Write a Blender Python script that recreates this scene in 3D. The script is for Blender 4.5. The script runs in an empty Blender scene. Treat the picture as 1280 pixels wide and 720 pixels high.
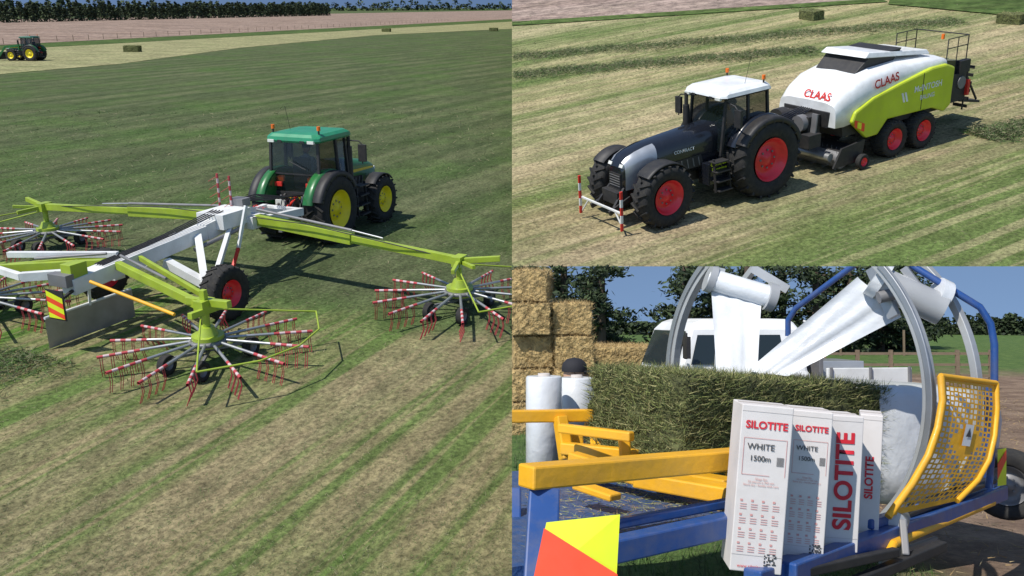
import bpy, bmesh, math, random
import numpy as np
from mathutils import Matrix, Vector, noise, Euler
random.seed(3); rng=np.random.default_rng(5)
R=math.radians
sc=bpy.context.scene
F=1108.0; PHI=math.atan(38/F); H3=1.95
C=Vector((0,0,H3))
FW=Vector((0,math.cos(PHI),math.sin(PHI))); UP=Vector((0,-math.sin(PHI),math.cos(PHI))); RX=Vector((1,0,0))
def ray(px,py): return RX*((px-640)/F)+UP*((360-py)/F)+FW
def P(px,py,z): return C+ray(px,py)*z
def G(M,px,py,h=0):
    Mi=M.inverted(); o=Mi@C; d=(Mi.to_3x3()@ray(px,py)); t=(h-o.z)/d.z
    return o+d*t
K=4.0
def frame(Y0,h,roll=0):
    th=math.atan((360-Y0)/F)
    return Matrix.Translation(C)@Matrix.Rotation(PHI,4,'X')@Matrix.Rotation(-roll,4,'Y')@Matrix.Rotation(th,4,'X')@Matrix.Scale(K,4)@Matrix.Translation((0,0,-h))
M1=frame(8,6.5); M2=frame(-150,8.8,R(5)); M3=Matrix()
# terrain section planes (co, normal)
rown=(ray(640,333).cross(RX)).normalized()
if rown.dot(UP)<0: rown=-rown
CL1=[(C,RX.copy())]; CL2=[(C,-RX),(C,-rown)]; CL3=[(C,-RX),(C,rown)]

# ---------------- materials
def newmat(n):
    m=bpy.data.materials.new(n); m.use_nodes=True; nt=m.node_tree
    return m,nt,nt.nodes['Principled BSDF']
def N(nt,t,**k):
    n=nt.nodes.new(t)
    for a,b in k.items(): setattr(n,a,b)
    return n
def mat(name,col,rough=.5,metal=0,var=.12,scale=3,bump=0,bscale=30,coat=0,dust=0,dcol=(.25,.21,.14),alpha=1,spec=.5,bd=.05):
    m,nt,p=newmat(name); L=nt.links
    tc=N(nt,'ShaderNodeTexCoord'); no=N(nt,'ShaderNodeTexNoise'); no.inputs['Scale'].default_value=scale; no.inputs['Detail'].default_value=6
    L.new(tc.outputs['Object'],no.inputs['Vector'])
    mr=N(nt,'ShaderNodeMapRange'); mr.inputs[1].default_value=.3; mr.inputs[2].default_value=.7
    L.new(no.outputs['Fac'],mr.inputs[0])
    mx=N(nt,'ShaderNodeMix',data_type='RGBA')
    mx.inputs[6].default_value=(*[c*(1-var) for c in col],1); mx.inputs[7].default_value=(*[min(1,c*(1+var)) for c in col],1)
    L.new(mr.outputs[0],mx.inputs[0]); out=mx.outputs[2]
    if dust>0:
        n2=N(nt,'ShaderNodeTexNoise'); n2.inputs['Scale'].default_value=scale*2.3; n2.inputs['Detail'].default_value=10; n2.inputs['Roughness'].default_value=.7
        L.new(tc.outputs['Object'],n2.inputs['Vector'])
        m2=N(nt,'ShaderNodeMapRange'); m2.inputs[1].default_value=.42; m2.inputs[2].default_value=.75; m2.inputs[4].default_value=dust
        L.new(n2.outputs['Fac'],m2.inputs[0])
        mx2=N(nt,'ShaderNodeMix',data_type='RGBA'); mx2.inputs[7].default_value=(*dcol,1)
        L.new(m2.outputs[0],mx2.inputs[0]); L.new(out,mx2.inputs[6]); out=mx2.outputs[2]
    L.new(out,p.inputs['Base Color'])
    m3=N(nt,'ShaderNodeMapRange'); m3.inputs[3].default_value=max(0,rough-.08); m3.inputs[4].default_value=min(1,rough+.12)
    L.new(no.outputs['Fac'],m3.inputs[0]); L.new(m3.outputs[0],p.inputs['Roughness'])
    p.inputs['Metallic'].default_value=metal; p.inputs['Coat Weight'].default_value=coat; p.inputs['Alpha'].default_value=alpha
    p.inputs['Specular IOR Level'].default_value=spec
    if bump>0:
        n4=N(nt,'ShaderNodeTexNoise'); n4.inputs['Scale'].default_value=bscale; n4.inputs['Detail'].default_value=8
        L.new(tc.outputs['Object'],n4.inputs['Vector']); bp=N(nt,'ShaderNodeBump'); bp.inputs['Strength'].default_value=bump; bp.inputs['Distance'].default_value=bd
        L.new(n4.outputs['Fac'],bp.inputs['Height']); L.new(bp.outputs[0],p.inputs['Normal'])
    return m
MT={}
def D(k,*a,**kw): MT[k]=mat(k,*a,**kw)
D('tyre',(.016,.016,.017),.85,dust=.4,scale=4,dcol=(.09,.08,.06))
D('green',(.012,.14,.03),.35,coat=.3,dust=.18); D('darkgreen',(.01,.09,.04),.4,coat=.3)
D('roofgreen',(.02,.25,.12),.38,dust=.15,coat=.2)
D('yellow',(.72,.52,.02),.45,dust=.15); D('yrim',(.88,.70,.01),.4,dust=.08)
D('lime',(.32,.43,.03),.42,coat=.25,dust=.25); D('limeb',(.52,.62,.02),.36,coat=.35,dust=.15,scale=1)
D('white',(.70,.71,.70),.48,dust=.22,scale=1.5); D('whitep',(.78,.79,.79),.35,coat=.3,dust=.10)
D('black',(.010,.012,.018),.22,coat=.6,dust=.04,dcol=(.1,.09,.07)); D('dark',(.02,.02,.022),.55,dust=.2,dcol=(.14,.12,.09)); D('grey',(.2,.2,.21),.5,metal=.3,dust=.25)
D('silver',(.42,.44,.47),.3,metal=.4,coat=.4); D('steel',(.42,.43,.44),.42,metal=.75,dust=.15)
D('rred',(.78,.015,.03),.38,coat=.3,dust=.10); D('red',(.6,.03,.02),.5); D('redtine',(.42,.05,.06),.6); D('pinkw',(.55,.42,.42),.6)
D('orange',(.8,.16,.01),.5); D('fluoro',(.72,.82,.02),.5,dust=.08); D('fluored',(.85,.07,.02),.5,dust=.08)
D('glass',(.012,.018,.02),.05,alpha=.6,var=0); D('glassd',(.02,.03,.035),.05,var=0)
D('blue',(.015,.07,.26),.42,coat=.25,dust=.3,scale=3); D('bdeck',(.025,.07,.19),.5,dust=.4,scale=3,bump=.3)
D('myel',(.80,.40,.012),.45,coat=.15,dust=.22,scale=3,bump=.08,bscale=20)
D('ringm',(.48,.49,.49),.4,metal=.4,dust=.1); D('film',(.62,.64,.66),.28,bump=.45,bscale=4,coat=.3,dust=.06)
D('filmdark',(.36,.37,.38),.35); D('card',(.66,.62,.60),.7,var=.06,dust=.1,scale=5); D('cardside',(.50,.46,.43),.75,var=.06)
D('ink',(.6,.015,.03),.6,var=0); D('inkb',(.05,.05,.05),.6,var=0); D('inkp',(.60,.30,.28),.6,var=0)
D('skin',(.5,.3,.2),.6); D('shirt',(.05,.08,.16),.8); D('cap',(.015,.015,.02),.8); D('plaid',(.25,.3,.35),.8)
D('hayg',(.11,.12,.042),.9,bump=1,bscale=22,var=.6,scale=9,bd=.1); D('hayg2',(.36,.34,.15),.9); D('hayg3',(.10,.13,.04),.9); D('hayg4',(.20,.23,.07),.9)
D('hay',(.42,.30,.13),.9,bump=1,bscale=18,var=.45,scale=9,bd=.08); D('hay2',(.68,.52,.26),.9); D('hay3',(.34,.23,.10),.9); D('hay4',(.56,.41,.19),.9)
D('st1',(.11,.135,.06),.9); D('st2',(.21,.20,.11),.9); D('st3',(.32,.28,.17),.9); D('st4',(.075,.145,.032),.9)
D('bark',(.09,.065,.045),.9,bump=.6); D('lf1',(.028,.048,.017),.8); D('lf2',(.055,.082,.028),.8); D('lf3',(.014,.026,.011),.8)
D('wood',(.2,.15,.1),.85,bump=.3)
D('lamp',(.7,.7,.65),.15)

# ---------------- builder
class B:
    def __init__(s): s.v=[];s.f=[];s.m=[];s.sm=[];s.mats=[];s.M=Matrix()
    def mi(s,k):
        if k not in s.mats: s.mats.append(k)
        return s.mats.index(k)
    def add(s,vs,fs,mt,sm=False):
        o=len(s.v); s.v+= [s.M@Vector(v) for v in vs]; i=s.mi(mt)
        for f in fs: s.f.append([o+a for a in f]); s.m.append(i); s.sm.append(sm)
    def box(s,c,d,mt,rot=(0,0,0),tp=1.0):
        E=Euler(rot).to_matrix(); x,y,z=[a/2 for a in d]
        vs=[]
        for dz in(-1,1):
            t=tp if dz>0 else 1
            for dx,dy in((-1,-1),(1,-1),(1,1),(-1,1)): vs.append(Vector(c)+E@Vector((dx*x*t,dy*y*t,dz*z)))
        s.hexa(vs,mt)
    def hexa(s,vs,mt): s.add(vs,[(3,2,1,0),(4,5,6,7),(0,1,5,4),(1,2,6,5),(2,3,7,6),(3,0,4,7)],mt)
    def beam(s,a,b,w,h,mt,up=(0,0,1),w2=None,h2=None):
        a=Vector(a);b=Vector(b);d=(b-a).normalized();u=Vector(up)
        if abs(d.dot(u))>.99: u=Vector((0,1,0))
        r=d.cross(u).normalized();u=r.cross(d); w2=w2 or w;h2=h2 or h
        vs=[p+r*(i*ww/2)+u*(j*hh/2) for p,ww,hh in((a,w,h),(b,w2,h2)) for i,j in((-1,-1),(1,-1),(1,1),(-1,1))]
        s.hexa(vs,mt)
    def cyl(s,a,b,r,mt,r2=None,n=14,cap=True):
        a=Vector(a);b=Vector(b);r2=r if r2 is None else r2;d=(b-a).normalized()
        u=Vector((0,0,1)) if abs(d.z)<.9 else Vector((1,0,0)); x=d.cross(u).normalized();y=d.cross(x)
        vs=[p+(x*math.cos(t)+y*math.sin(t))*rr for p,rr in((a,r),(b,r2)) for t in[2*math.pi*i/n for i in range(n)]]
        s.add(vs,[(i,(i+1)%n,n+(i+1)%n,n+i) for i in range(n)],mt,True)
        if cap: s.add(vs,[tuple(range(n))[::-1],tuple(range(n,2*n))],mt)
    def tube(s,pts,r,mt,n=8):
        pts=[Vector(p) for p in pts]; L=len(pts); vs=[];x=None
        for i,p in enumerate(pts):
            d=(pts[min(i+1,L-1)]-pts[max(i-1,0)]).normalized()
            if x is None:
                u=Vector((0,0,1)) if abs(d.z)<.9 else Vector((1,0,0)); x=d.cross(u).normalized()
            x=(x-d*x.dot(d)).normalized(); y=d.cross(x)
            vs+=[p+(x*math.cos(t)+y*math.sin(t))*r for t in[2*math.pi*j/n for j in range(n)]]
        fs=[(i*n+j,i*n+(j+1)%n,(i+1)*n+(j+1)%n,(i+1)*n+j) for i in range(L-1) for j in range(n)]
        s.add(vs,fs,mt,True); s.add(vs,[tuple(range(n))[::-1],tuple(range((L-1)*n,L*n))],mt)
    def lathe(s,prof,c,ax,mt,n=40,closed=False,sm=True):
        c=Vector(c);ax=Vector(ax).normalized(); u=Vector((0,0,1)) if abs(ax.z)<.9 else Vector((1,0,0))
        x=ax.cross(u).normalized();y=ax.cross(x);k=len(prof);vs=[]
        for i in range(n):
            t=2*math.pi*i/n;e=x*math.cos(t)+y*math.sin(t)
            vs+=[c+e*r+ax*a for r,a in prof]
        fs=[]
        for i in range(n):
            j=(i+1)%n
            for q in range(k if closed else k-1):
                w=(q+1)%k; fs.append((i*k+q,j*k+q,j*k+w,i*k+w))
        s.add(vs,fs,mt,sm)
    def prism(s,pts,y0,y1,mt,sm=False):
        n=len(pts);vs=[(x,y0,z) for x,z in pts]+[(x,y1,z) for x,z in pts]
        s.add(vs,[tuple(range(n)),tuple(range(n,2*n))[::-1]]+[(i,(i+1)%n,n+(i+1)%n,n+i) for i in range(n)],mt,sm)
    def loft(s,secs,mt,sm=True,closed=True,cap=True):
        n=len(secs[0]);vs=[v for q in secs for v in q];fs=[]
        for i in range(len(secs)-1):
            for j in range(n if closed else n-1): fs.append((i*n+j,i*n+(j+1)%n,(i+1)*n+(j+1)%n,(i+1)*n+j))
        s.add(vs,fs,mt,sm)
        if cap: s.add(vs,[tuple(range(n))[::-1],tuple(range((len(secs)-1)*n,len(secs)*n))],mt)
    def poly(s,pts,mt): s.add(pts,[tuple(range(len(pts)))],mt)
    def sphere(s,c,r,mt,sz=(1,1,1),n=12):
        pr=[(max(1e-4,math.sin(math.pi*i/n))*r,-math.cos(math.pi*i/n)*r) for i in range(n+1)]
        M0=s.M; s.M=M0@Matrix.Translation(c)@Matrix.Diagonal((*sz,1)); s.lathe(pr,(0,0,0),(0,0,1),mt,n=n*2); s.M=M0
    def obj(s,name,parent=None,M=None,clip=None,bevel=0):
        me=bpy.data.meshes.new(name); me.from_pydata([tuple(v) for v in s.v],[],s.f)
        for k in s.mats: me.materials.append(MT[k])
        me.polygons.foreach_set('material_index',s.m); me.polygons.foreach_set('use_smooth',s.sm)
        W=M if M is not None else Matrix()
        if parent is not None and M is None: W=ROOTM[parent.name]
        bm=bmesh.new(); bm.from_mesh(me)
        if len(s.v)<60000: bmesh.ops.recalc_face_normals(bm,faces=bm.faces)
        if clip: doclip(bm,W,clip)
        bm.to_mesh(me); bm.free(); me.update()
        ob=bpy.data.objects.new(name,me); sc.collection.objects.link(ob)
        if parent is not None: ob.parent=parent
        elif M is not None: ob.matrix_world=M
        if bevel>0:
            md=ob.modifiers.new('b','BEVEL'); md.width=bevel; md.segments=2; md.limit_method='ANGLE'; md.angle_limit=R(40)
        return ob
def doclip(bm,W,clip):
    Wi=W.inverted()
    for co,no in clip:
        lc=Wi@co; ln=(W.to_3x3().transposed()@no).normalized()
        if any((v.co-lc).dot(ln)>0 for v in bm.verts):
            g=bm.verts[:]+bm.edges[:]+bm.faces[:]
            bmesh.ops.bisect_plane(bm,geom=g,plane_co=lc,plane_no=ln,clear_outer=True)
ROOTM={}
def root(name,M):
    e=bpy.data.objects.new(name,None); sc.collection.objects.link(e); e.matrix_world=M; ROOTM[e.name]=M.copy(); e.empty_display_size=.2
    return e
def np_mesh(name,V,Fq,mi,mats,parent=None,M=None):
    me=bpy.data.meshes.new(name); n=len(V); k=Fq.shape[1]; m=len(Fq)
    me.vertices.add(n); me.vertices.foreach_set('co',V.astype(np.float32).ravel())
    me.loops.add(m*k); me.loops.foreach_set('vertex_index',Fq.astype(np.int32).ravel())
    me.polygons.add(m); me.polygons.foreach_set('loop_start',np.arange(0,m*k,k,dtype=np.int32)); me.polygons.foreach_set('loop_total',np.full(m,k,dtype=np.int32))
    for q in mats: me.materials.append(MT[q])
    me.polygons.foreach_set('material_index',mi.astype(np.int32)); me.update(calc_edges=True)
    ob=bpy.data.objects.new(name,me); sc.collection.objects.link(ob)
    if parent is not None: ob.parent=parent
    elif M is not None: ob.matrix_world=M
    return ob
def npclip(Cn,W,clip,mg=.02):
    Wn=np.array(W); w=Cn@Wn[:3,:3].T+Wn[:3,3]; ok=np.ones(len(Cn),bool)
    for co,no in clip: ok&=((w-np.array(co))@np.array(no)<-mg)
    return ok
def leaves(Cn,size,asp=.5,up=.3):
    n=len(Cn); d=rng.normal(size=(n,3)); d[:,2]*=up; d/=np.linalg.norm(d,axis=1)[:,None]
    e=rng.normal(size=(n,3)); e-=d*(d*e).sum(1)[:,None]; e/=np.linalg.norm(e,axis=1)[:,None]
    s=(size*(.6+.8*rng.random(n)))[:,None]
    V=np.stack([Cn-d*s*.5,Cn+e*s*asp*.5,Cn+d*s*.5,Cn-e*s*asp*.5],1).reshape(-1,3)
    return V,np.arange(4*n).reshape(-1,4)
def strands(Cn,ln,wd,zf=.25):
    n=len(Cn); d=rng.normal(size=(n,3)); d[:,2]=np.abs(d[:,2])*zf; d/=np.linalg.norm(d,axis=1)[:,None]
    e=np.cross(d,rng.normal(size=(n,3))); e/=np.linalg.norm(e,axis=1)[:,None]
    L=(np.asarray(ln)*(.5+rng.random(n)))[:,None]; w=np.asarray(wd)
    w=w[:,None] if w.ndim else w
    V=np.stack([Cn-e*w,Cn+e*w,Cn+d*L],1).reshape(-1,3)
    return V,np.arange(3*n).reshape(-1,3)

# ---------------- text
def text(s,parent,Ml,size,mt,name,off=.0):
    cu=bpy.data.curves.new('t','FONT'); cu.body=s; cu.size=1.0; cu.offset=off; cu.align_x='CENTER'; cu.align_y='CENTER'
    o=bpy.data.objects.new('t',cu); sc.collection.objects.link(o); bpy.context.view_layer.update()
    me=bpy.data.meshes.new_from_object(o.evaluated_get(bpy.context.evaluated_depsgraph_get())); bpy.data.objects.remove(o)
    me.materials.clear(); me.materials.append(MT[mt]); me.transform(Ml@Matrix.Scale(size,4))
    ob=bpy.data.objects.new(name,me); sc.collection.objects.link(ob); ob.parent=parent; return ob
def basis(o,x,y):
    x=Vector(x).normalized();y=Vector(y);y=(y-x*x.dot(y)).normalized();z=x.cross(y)
    return Matrix(((x.x,y.x,z.x,o[0]),(x.y,y.y,z.y,o[1]),(x.z,y.z,z.z,o[2]),(0,0,0,1)))

# ---------------- wheels
def wheel(b,c,Rr,W,rr,mt,mr,side,lugs=20,lug=.045):
    c=Vector(c);h=W/2
    b.lathe([(rr,-h*.75),(rr*1.12,-h*.95),(Rr*.8,-h*1.02),(Rr*.93,-h*.96),(Rr-.02,-h*.78),(Rr,0),(Rr-.02,h*.78),(Rr*.93,h*.96),(Rr*.8,h*1.02),(rr*1.12,h*.95),(rr,h*.75)],c,(0,1,0),mt,n=36)
    s=side
    b.lathe([(rr*1.01,s*h*.93),(rr*.97,s*h*.9),(rr*.9,s*h*.55),(rr*.72,s*h*.35),(rr*.6,s*h*.30),(rr*.5,s*h*.42),(rr*.34,s*h*.45),(rr*.3,s*h*.6),(.001,s*h*.62)],c,(0,1,0),mr,n=36)
    b.lathe([(rr*1.01,-s*h*.9),(rr*.9,-s*h*.4),(.001,-s*h*.35)],c,(0,1,0),mr,n=24)
    for i in range(8):
        t=2*math.pi*i/8; b.cyl(c+Vector((math.cos(t)*rr*.42,s*h*.40,math.sin(t)*rr*.42)),c+Vector((math.cos(t)*rr*.42,s*h*.52,math.sin(t)*rr*.42)),rr*.05,'grey',n=6)
    for i in range(lugs):
        for sd in(-1,1):
            t=2*math.pi*(i+(.5 if sd>0 else 0))/lugs; t2=t+.20
            a=c+Vector((math.cos(t)*(Rr+lug*.3),0,math.sin(t)*(Rr+lug*.3))); q=c+Vector((math.cos(t2)*(Rr-.03),sd*h*1.0,math.sin(t2)*(Rr-.03)))
            b.beam(a,q,.055*Rr,lug*2,mt,up=(math.cos(t),0,math.sin(t)))
def fender(b,c,Rr,y0,y1,a0,a1,mt,th=.05,n=16,lip=.12):
    secs=[]
    s=1 if y1>y0 else -1
    for i in range(n+1):
        t=R(a0+(a1-a0)*i/n); ca,sa=math.cos(t),math.sin(t)
        def q(r,y): return (c[0]+ca*r,y,c[2]+sa*r)
        secs.append([q(Rr,y0),q(Rr,y1),q(Rr-lip,y1),q(Rr-lip,y1+s*.03),q(Rr+th*.6,y1+s*.03),q(Rr+th,y1-s*.06),q(Rr+th,y0)])
    b.loft(secs,mt,sm=True)

# ---------------- person
def person(name,M,sit=False,shirt='shirt',capm='cap'):
    r=root(name,M)
    if sit:
        J=[((0,0,.0),.16),((0,0,.25),.15),((.02,0,.45),.17),((.03,0,.55),.07),((.04,0,.62),.06),
           ((.03,.2,.47),.07),((.2,.26,.25),.05),((.42,.16,.3),.035),((.03,-.2,.47),.07),((.2,-.26,.25),.05),((.42,-.16,.3),.035),
           ((.1,.1,0),.1),((.5,.14,.05),.08),((.55,.14,-.38),.055),((.68,.14,-.42),.04),((.1,-.1,0),.1),((.5,-.14,.05),.08),((.55,-.14,-.38),.055),((.68,-.14,-.42),.04)]
        hz=.75;hx=.05
    else:
        J=[((0,0,.95),.15),((0,0,1.15),.14),((0,0,1.38),.16),((0,0,1.47),.07),((.01,0,1.54),.06),
           ((0,.2,1.40),.065),((.03,.26,1.12),.048),((.15,.2,.9),.034),((0,-.2,1.40),.065),((.03,-.26,1.12),.048),((.15,-.2,.9),.034),
           ((0,.1,.88),.1),((.02,.11,.5),.07),((-.02,.12,.09),.05),((.12,.13,.04),.04),((0,-.1,.88),.1),((.02,-.11,.5),.07),((-.02,-.12,.09),.05),((.12,-.13,.04),.04)]
        hz=1.66;hx=.02
    E=[(0,1),(1,2),(2,3),(3,4),(2,5),(5,6),(6,7),(2,8),(8,9),(9,10),(0,11),(11,12),(12,13),(13,14),(0,15),(15,16),(16,17),(17,18)]
    me=bpy.data.meshes.new('body'); bm=bmesh.new(); ly=bm.verts.layers.skin.verify(); vs=[]
    for i,(p,rad) in enumerate(J):
        v=bm.verts.new(p); v[ly].radius=(rad,rad*.8 if i<3 else rad); v[ly].use_root=(i==0); vs.append(v)
    for a,c in E: bm.edges.new((vs[a],vs[c]))
    bm.to_mesh(me); bm.free(); me.materials.append(MT[shirt])
    ob=bpy.data.objects.new('body',me); sc.collection.objects.link(ob); ob.parent=r
    ob.modifiers.new('s','SKIN'); sb=ob.modifiers.new('u','SUBSURF'); sb.levels=1; sb.render_levels=1
    b=B(); c=Vector((hx,0,hz))
    b.sphere(c,.115,'skin',(.95,.78,1.15)); b.sphere(c+Vector((.11,0,-.01)),.02,'skin',(1,.8,1.4),n=6)
    for s in(-1,1):
        b.sphere(c+Vector((.095,s*.038,.02)),.013,'inkb',n=6); b.sphere(c+Vector((0,s*.092,-.005)),.03,'skin',(.6,.4,1),n=6)
    b.box(c+Vector((.1,0,-.065)),(.015,.045,.008),'ink')
    b.obj('head',r)
    b=B(); b.lathe([(.118,.0),(.12,.03),(.11,.075),(.07,.115),(.001,.13)],c+Vector((-.005,0,.03)),(0,0,1),capm,n=20); b.box(c+Vector((.15,0,.035)),(.12,.14,.012),capm)
    b.obj('cap',r)
    b=B()
    for s in(-1,1):
        p=Vector(J[7 if s>0 else 10][0]); b.sphere(p+Vector((.04,0,0)),.04,'skin',(1.2,.6,.9),n=6)
        for i in range(4): b.cyl(p+Vector((.07,(i-1.5)*.018,0)),p+Vector((.13-.008*abs(i-1),(i-1.5)*.018,-.03)),.008,'skin',n=6)
        b.cyl(p+Vector((.03,-s*.03,.01)),p+Vector((.08,-s*.05,.01)),.009,'skin',n=6)
    b.obj('hands',r)
    return r

# ---------------- tractor
def tractor(name,M,clip,L,Rr,Wr,Rf,Wf,tr,body,hoodm,rim,roof,fend,ch='dark',side=None,loader=False,driver=True,front=False):
    r=root(name,M)
    b=B()
    b.box(((L)/2,0,.95),(L+.9,.55,.5),ch); b.box((.1,0,1.0),(1.1,.8,.7),ch); b.cyl((0,-tr+.1,Rr),(0,tr-.1,Rr),.16,ch)
    b.beam((L,-tr*.85,Rf),(L,tr*.85,Rf),.22,.22,ch)
    for s in(-1,1):
        b.box((1.35,s*.62,.95),(1.0,.42,.6),body if body!='green' else 'dark')
        for i in range(4): b.box((1.45+.03*i,s*(.98-.03*i),.5+i*.27),(.5,.28,.04),'dark')
        b.beam((1.19,s*.98,.45),(1.24,s*.9,1.5),.03,.08,'dark');b.beam((1.72,s*.98,.45),(1.74,s*.9,1.4),.03,.08,'dark')
        b.beam((-.35,s*.35,.7),(-1.15,s*.42,.55),.07,.09,ch); b.beam((-.45,s*.3,1.35),(-.95,s*.38,.95),.06,.06,ch); b.cyl((-.8,s*.4,.62),(-.6,s*.33,1.35),.035,'grey')
    b.box((-.55,0,.75),(.5,.3,.3),ch); b.cyl((-.5,0,1.2),(-1.05,0,1.0),.045,'red'); b.box((-.9,0,.5),(.7,.12,.07),'grey')
    for i in range(4): b.tube([(-.55,-.25+.15*i,1.3),(-.8,-.2+.13*i,1.25),(-.95,-.1+.1*i,.9)],.018,'black',n=5); b.cyl((-.55,-.25+.15*i,1.3),(-.62,-.25+.15*i,1.3),.035,'red' if i%2 else 'yellow',n=8)
    b.obj('chassis',r,clip=clip,bevel=.015)
    zt=1.02+.98*Rr
    def hsec(x,w,z0,z1,off=0):
        o=[(x,-(w+off)*.96,z0)]; zm=z0+(z1-z0)*.45
        for k in range(11):
            a=math.pi*(1-k/10); ca,sa=math.cos(a),math.sin(a)
            o.append((x,math.copysign(abs(ca)**.55,ca)*(w+off),zm+(z1-zm+off)*abs(sa)**.6))
        o.append((x,(w+off)*.96,z0)); return o
    HS=[(1.15,.50,1.05,zt+.12),(1.6,.50,1.05,zt+.10),(1.6+(L-1.6)*.5,.49,1.05,zt+.03),(L-.25,.465,1.05,zt-.03),(L,.46,1.05,zt-.06),(L+.35,.44,1.02,zt-.14),(L+.6,.41,1.0,zt-.24),(L+.74,.36,.98,zt-.36),(L+.80,.30,.97,zt-.50)]
    b=B(); b.loft([hsec(*q) for q in HS],hoodm,sm=True)
    b.obj('hood',r,clip=clip)
    b=B()
    b.box((L+.81,0,1.22),(.04,.48,.40),'dark'); b.box((L+.6,0,.85),(.5,.5,.3),ch)
    for i in range(5): b.box((L+.835,0,1.08+.07*i),(.015,.44,.015),'grey')
    for s in(-1,1):
        b.box((L+.76,s*.24,zt-.46),(.08,.15,.09),'lamp',rot=(0,-.5,0))
        b.poly([(1.75,s*.512,1.16),(L-.35,s*.49,1.16),(L-.3,s*.49,1.45),(1.85,s*.512,1.5)],'dark')
        for k in range(6): b.beam((1.9+k*.2,s*.515,1.2),(1.95+k*.2,s*.515,1.44),.01,.03,'grey',up=(1,0,0))
        if side:
            b.loft([hsec(*q,.008)[0:6] if s<0 else hsec(*q,.008)[7:13] for q in HS[3:8]],side,sm=True,closed=False,cap=False)
    if body=='green':
        for s in(-1,1): b.poly([(1.2,s*.521,1.72),(L+.4,s*.475,1.62),(L+.4,s*.475,1.56),(1.2,s*.521,1.62)],'yellow')
    b.obj('hood_trim',r,clip=clip)
    cz=1.35; ct=zt+.82; b=B(); bp=[(-.42,.78),(.45,.88),(1.28,.68)]; tp=[(-.32,.74),(.45,.80),(1.12,.68)]
    for s in(-1,1):
        for (xa,ya),(xb,yb) in zip(bp,tp): b.beam((xa,s*ya,cz),(xb,s*yb,ct),.07,.07,'dark')
        for i in(0,1):
            b.poly([(bp[i][0],s*bp[i][1]*.995,cz),(bp[i+1][0],s*bp[i+1][1]*.995,cz),(tp[i+1][0],s*tp[i+1][1]*.995,ct),(tp[i][0],s*tp[i][1]*.995,ct)],'glass')
        b.beam((bp[0][0],s*bp[0][1],cz),(bp[1][0],s*bp[1][1],cz),.06,.1,body); b.beam((bp[1][0],s*bp[1][1],cz),(bp[2][0],s*bp[2][1],cz),.06,.1,body)
        b.beam((.5,s*.9,cz+.35),(.5,s*.9,cz+.75),.02,.03,'grey')
    b.poly([(-.43,-.76,cz),(-.43,.76,cz),(-.33,.72,ct),(-.33,-.72,ct)],'glass'); b.poly([(1.28,-.66,cz+.1),(1.28,.66,cz+.1),(1.12,.66,ct),(1.12,-.66,ct)],'glass')
    b.beam((-.43,-.76,cz+.02),(-.43,.76,cz+.02),.06,.1,'dark'); b.beam((-.40,-.74,cz+.55),(-.40,.74,cz+.55),.03,.035,'dark')
    b.cyl((-.45,.1,cz+.9),(-.46,-.4,cz+.7),.012,'dark',n=6)
    b.box((.4,0,cz-.12),(1.6,1.35,.2),'dark'); b.box((1.08,0,cz+.3),(.25,.5,.6),'dark'); b.box((.2,0,cz+.25),(.5,.5,.3),'dark'); b.box((-.02,0,cz+.6),(.14,.5,.7),'dark')
    b.lathe([(.17,-.012),(.19,0),(.17,.012)],(.85,0,cz+.66),(-.5,0,.85),'dark',n=16,closed=True)
    b.obj('cab',r,clip=clip)
    b=B(); z=ct
    def rs(x0,x1,w,zz): 
        c=.14
        return [(x0+c,-w,zz),(x1-c,-w,zz),(x1,-w+c,zz),(x1,w-c,zz),(x1-c,w,zz),(x0+c,w,zz),(x0,w-c,zz),(x0,-w+c,zz)]
    b.loft([rs(-.45,1.3,.80,z),rs(-.48,1.38,.84,z+.05)],'dark' if roof=='whitep' else roof,sm=False)
    b.loft([rs(-.485,1.385,.845,z+.052),rs(-.47,1.36,.83,z+.14),rs(-.38,1.22,.74,z+.22),rs(-.1,.9,.5,z+.25)],roof,sm=False)
    b.obj('roof',r,clip=clip,bevel=.03)
    b=B()
    for s in(-1,1):
        for xx in(-.46,1.36):
            b.box((xx,s*.62,z+.03),(.08,.2,.08),'lamp'); b.box((xx,s*.35,z+.03),(.06,.14,.07),'dark')
        b.cyl((-.2,s*.72,z+.2),(-.2,s*.72,z+.32),.025,'dark');b.cyl((-.2,s*.72,z+.32),(-.2,s*.72,z+.43),.05,'orange',n=10)
        b.tube([(1.12,s*.72,ct-.1),(1.2,s*1.1,ct-.12),(1.2,s*1.2,ct-.2),(1.2,s*1.2,ct-.75)],.02,'dark'); b.box((1.18,s*1.22,ct-.45),(.08,.24,.48),'dark')
        b.box((-.34,s*(tr-.35),Rr*1.86),(.08,.3,.14),'orange'); b.box((-.46,s*(tr-.35),Rr*1.72),(.06,.3,.12),'red')
        if roof=='whitep': b.poly([(-.43,s*.90,cz+.2),(-.1,s*.92,cz+.2),(-.1,s*.90,cz+.75),(-.42,s*.88,cz+.75)],'fluored'); b.poly([(-.38,s*.925,cz+.3),(-.16,s*.935,cz+.45),(-.16,s*.932,cz+.6),(-.38,s*.922,cz+.45)],'fluoro')
    b.cyl((1.38,-.66,1.3),(1.38,-.66,zt+.1),.10,'dark'); b.cyl((1.38,-.66,zt+.1),(1.38,-.66,zt+.85),.055,'dark' ); b.cyl((1.38,-.66,zt+.05),(1.38,-.66,zt+.5),.095,'dark')
    b.box((-.72,.3,1.15),(.04,.3,.18),'lamp')
    b.cyl((.3,.5,z+.2),(.1,.5,z+.9),.008,'dark',n=4)
    b.obj('lights_mirrors_exhaust',r,clip=clip,bevel=.01)
    b=B()
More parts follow.
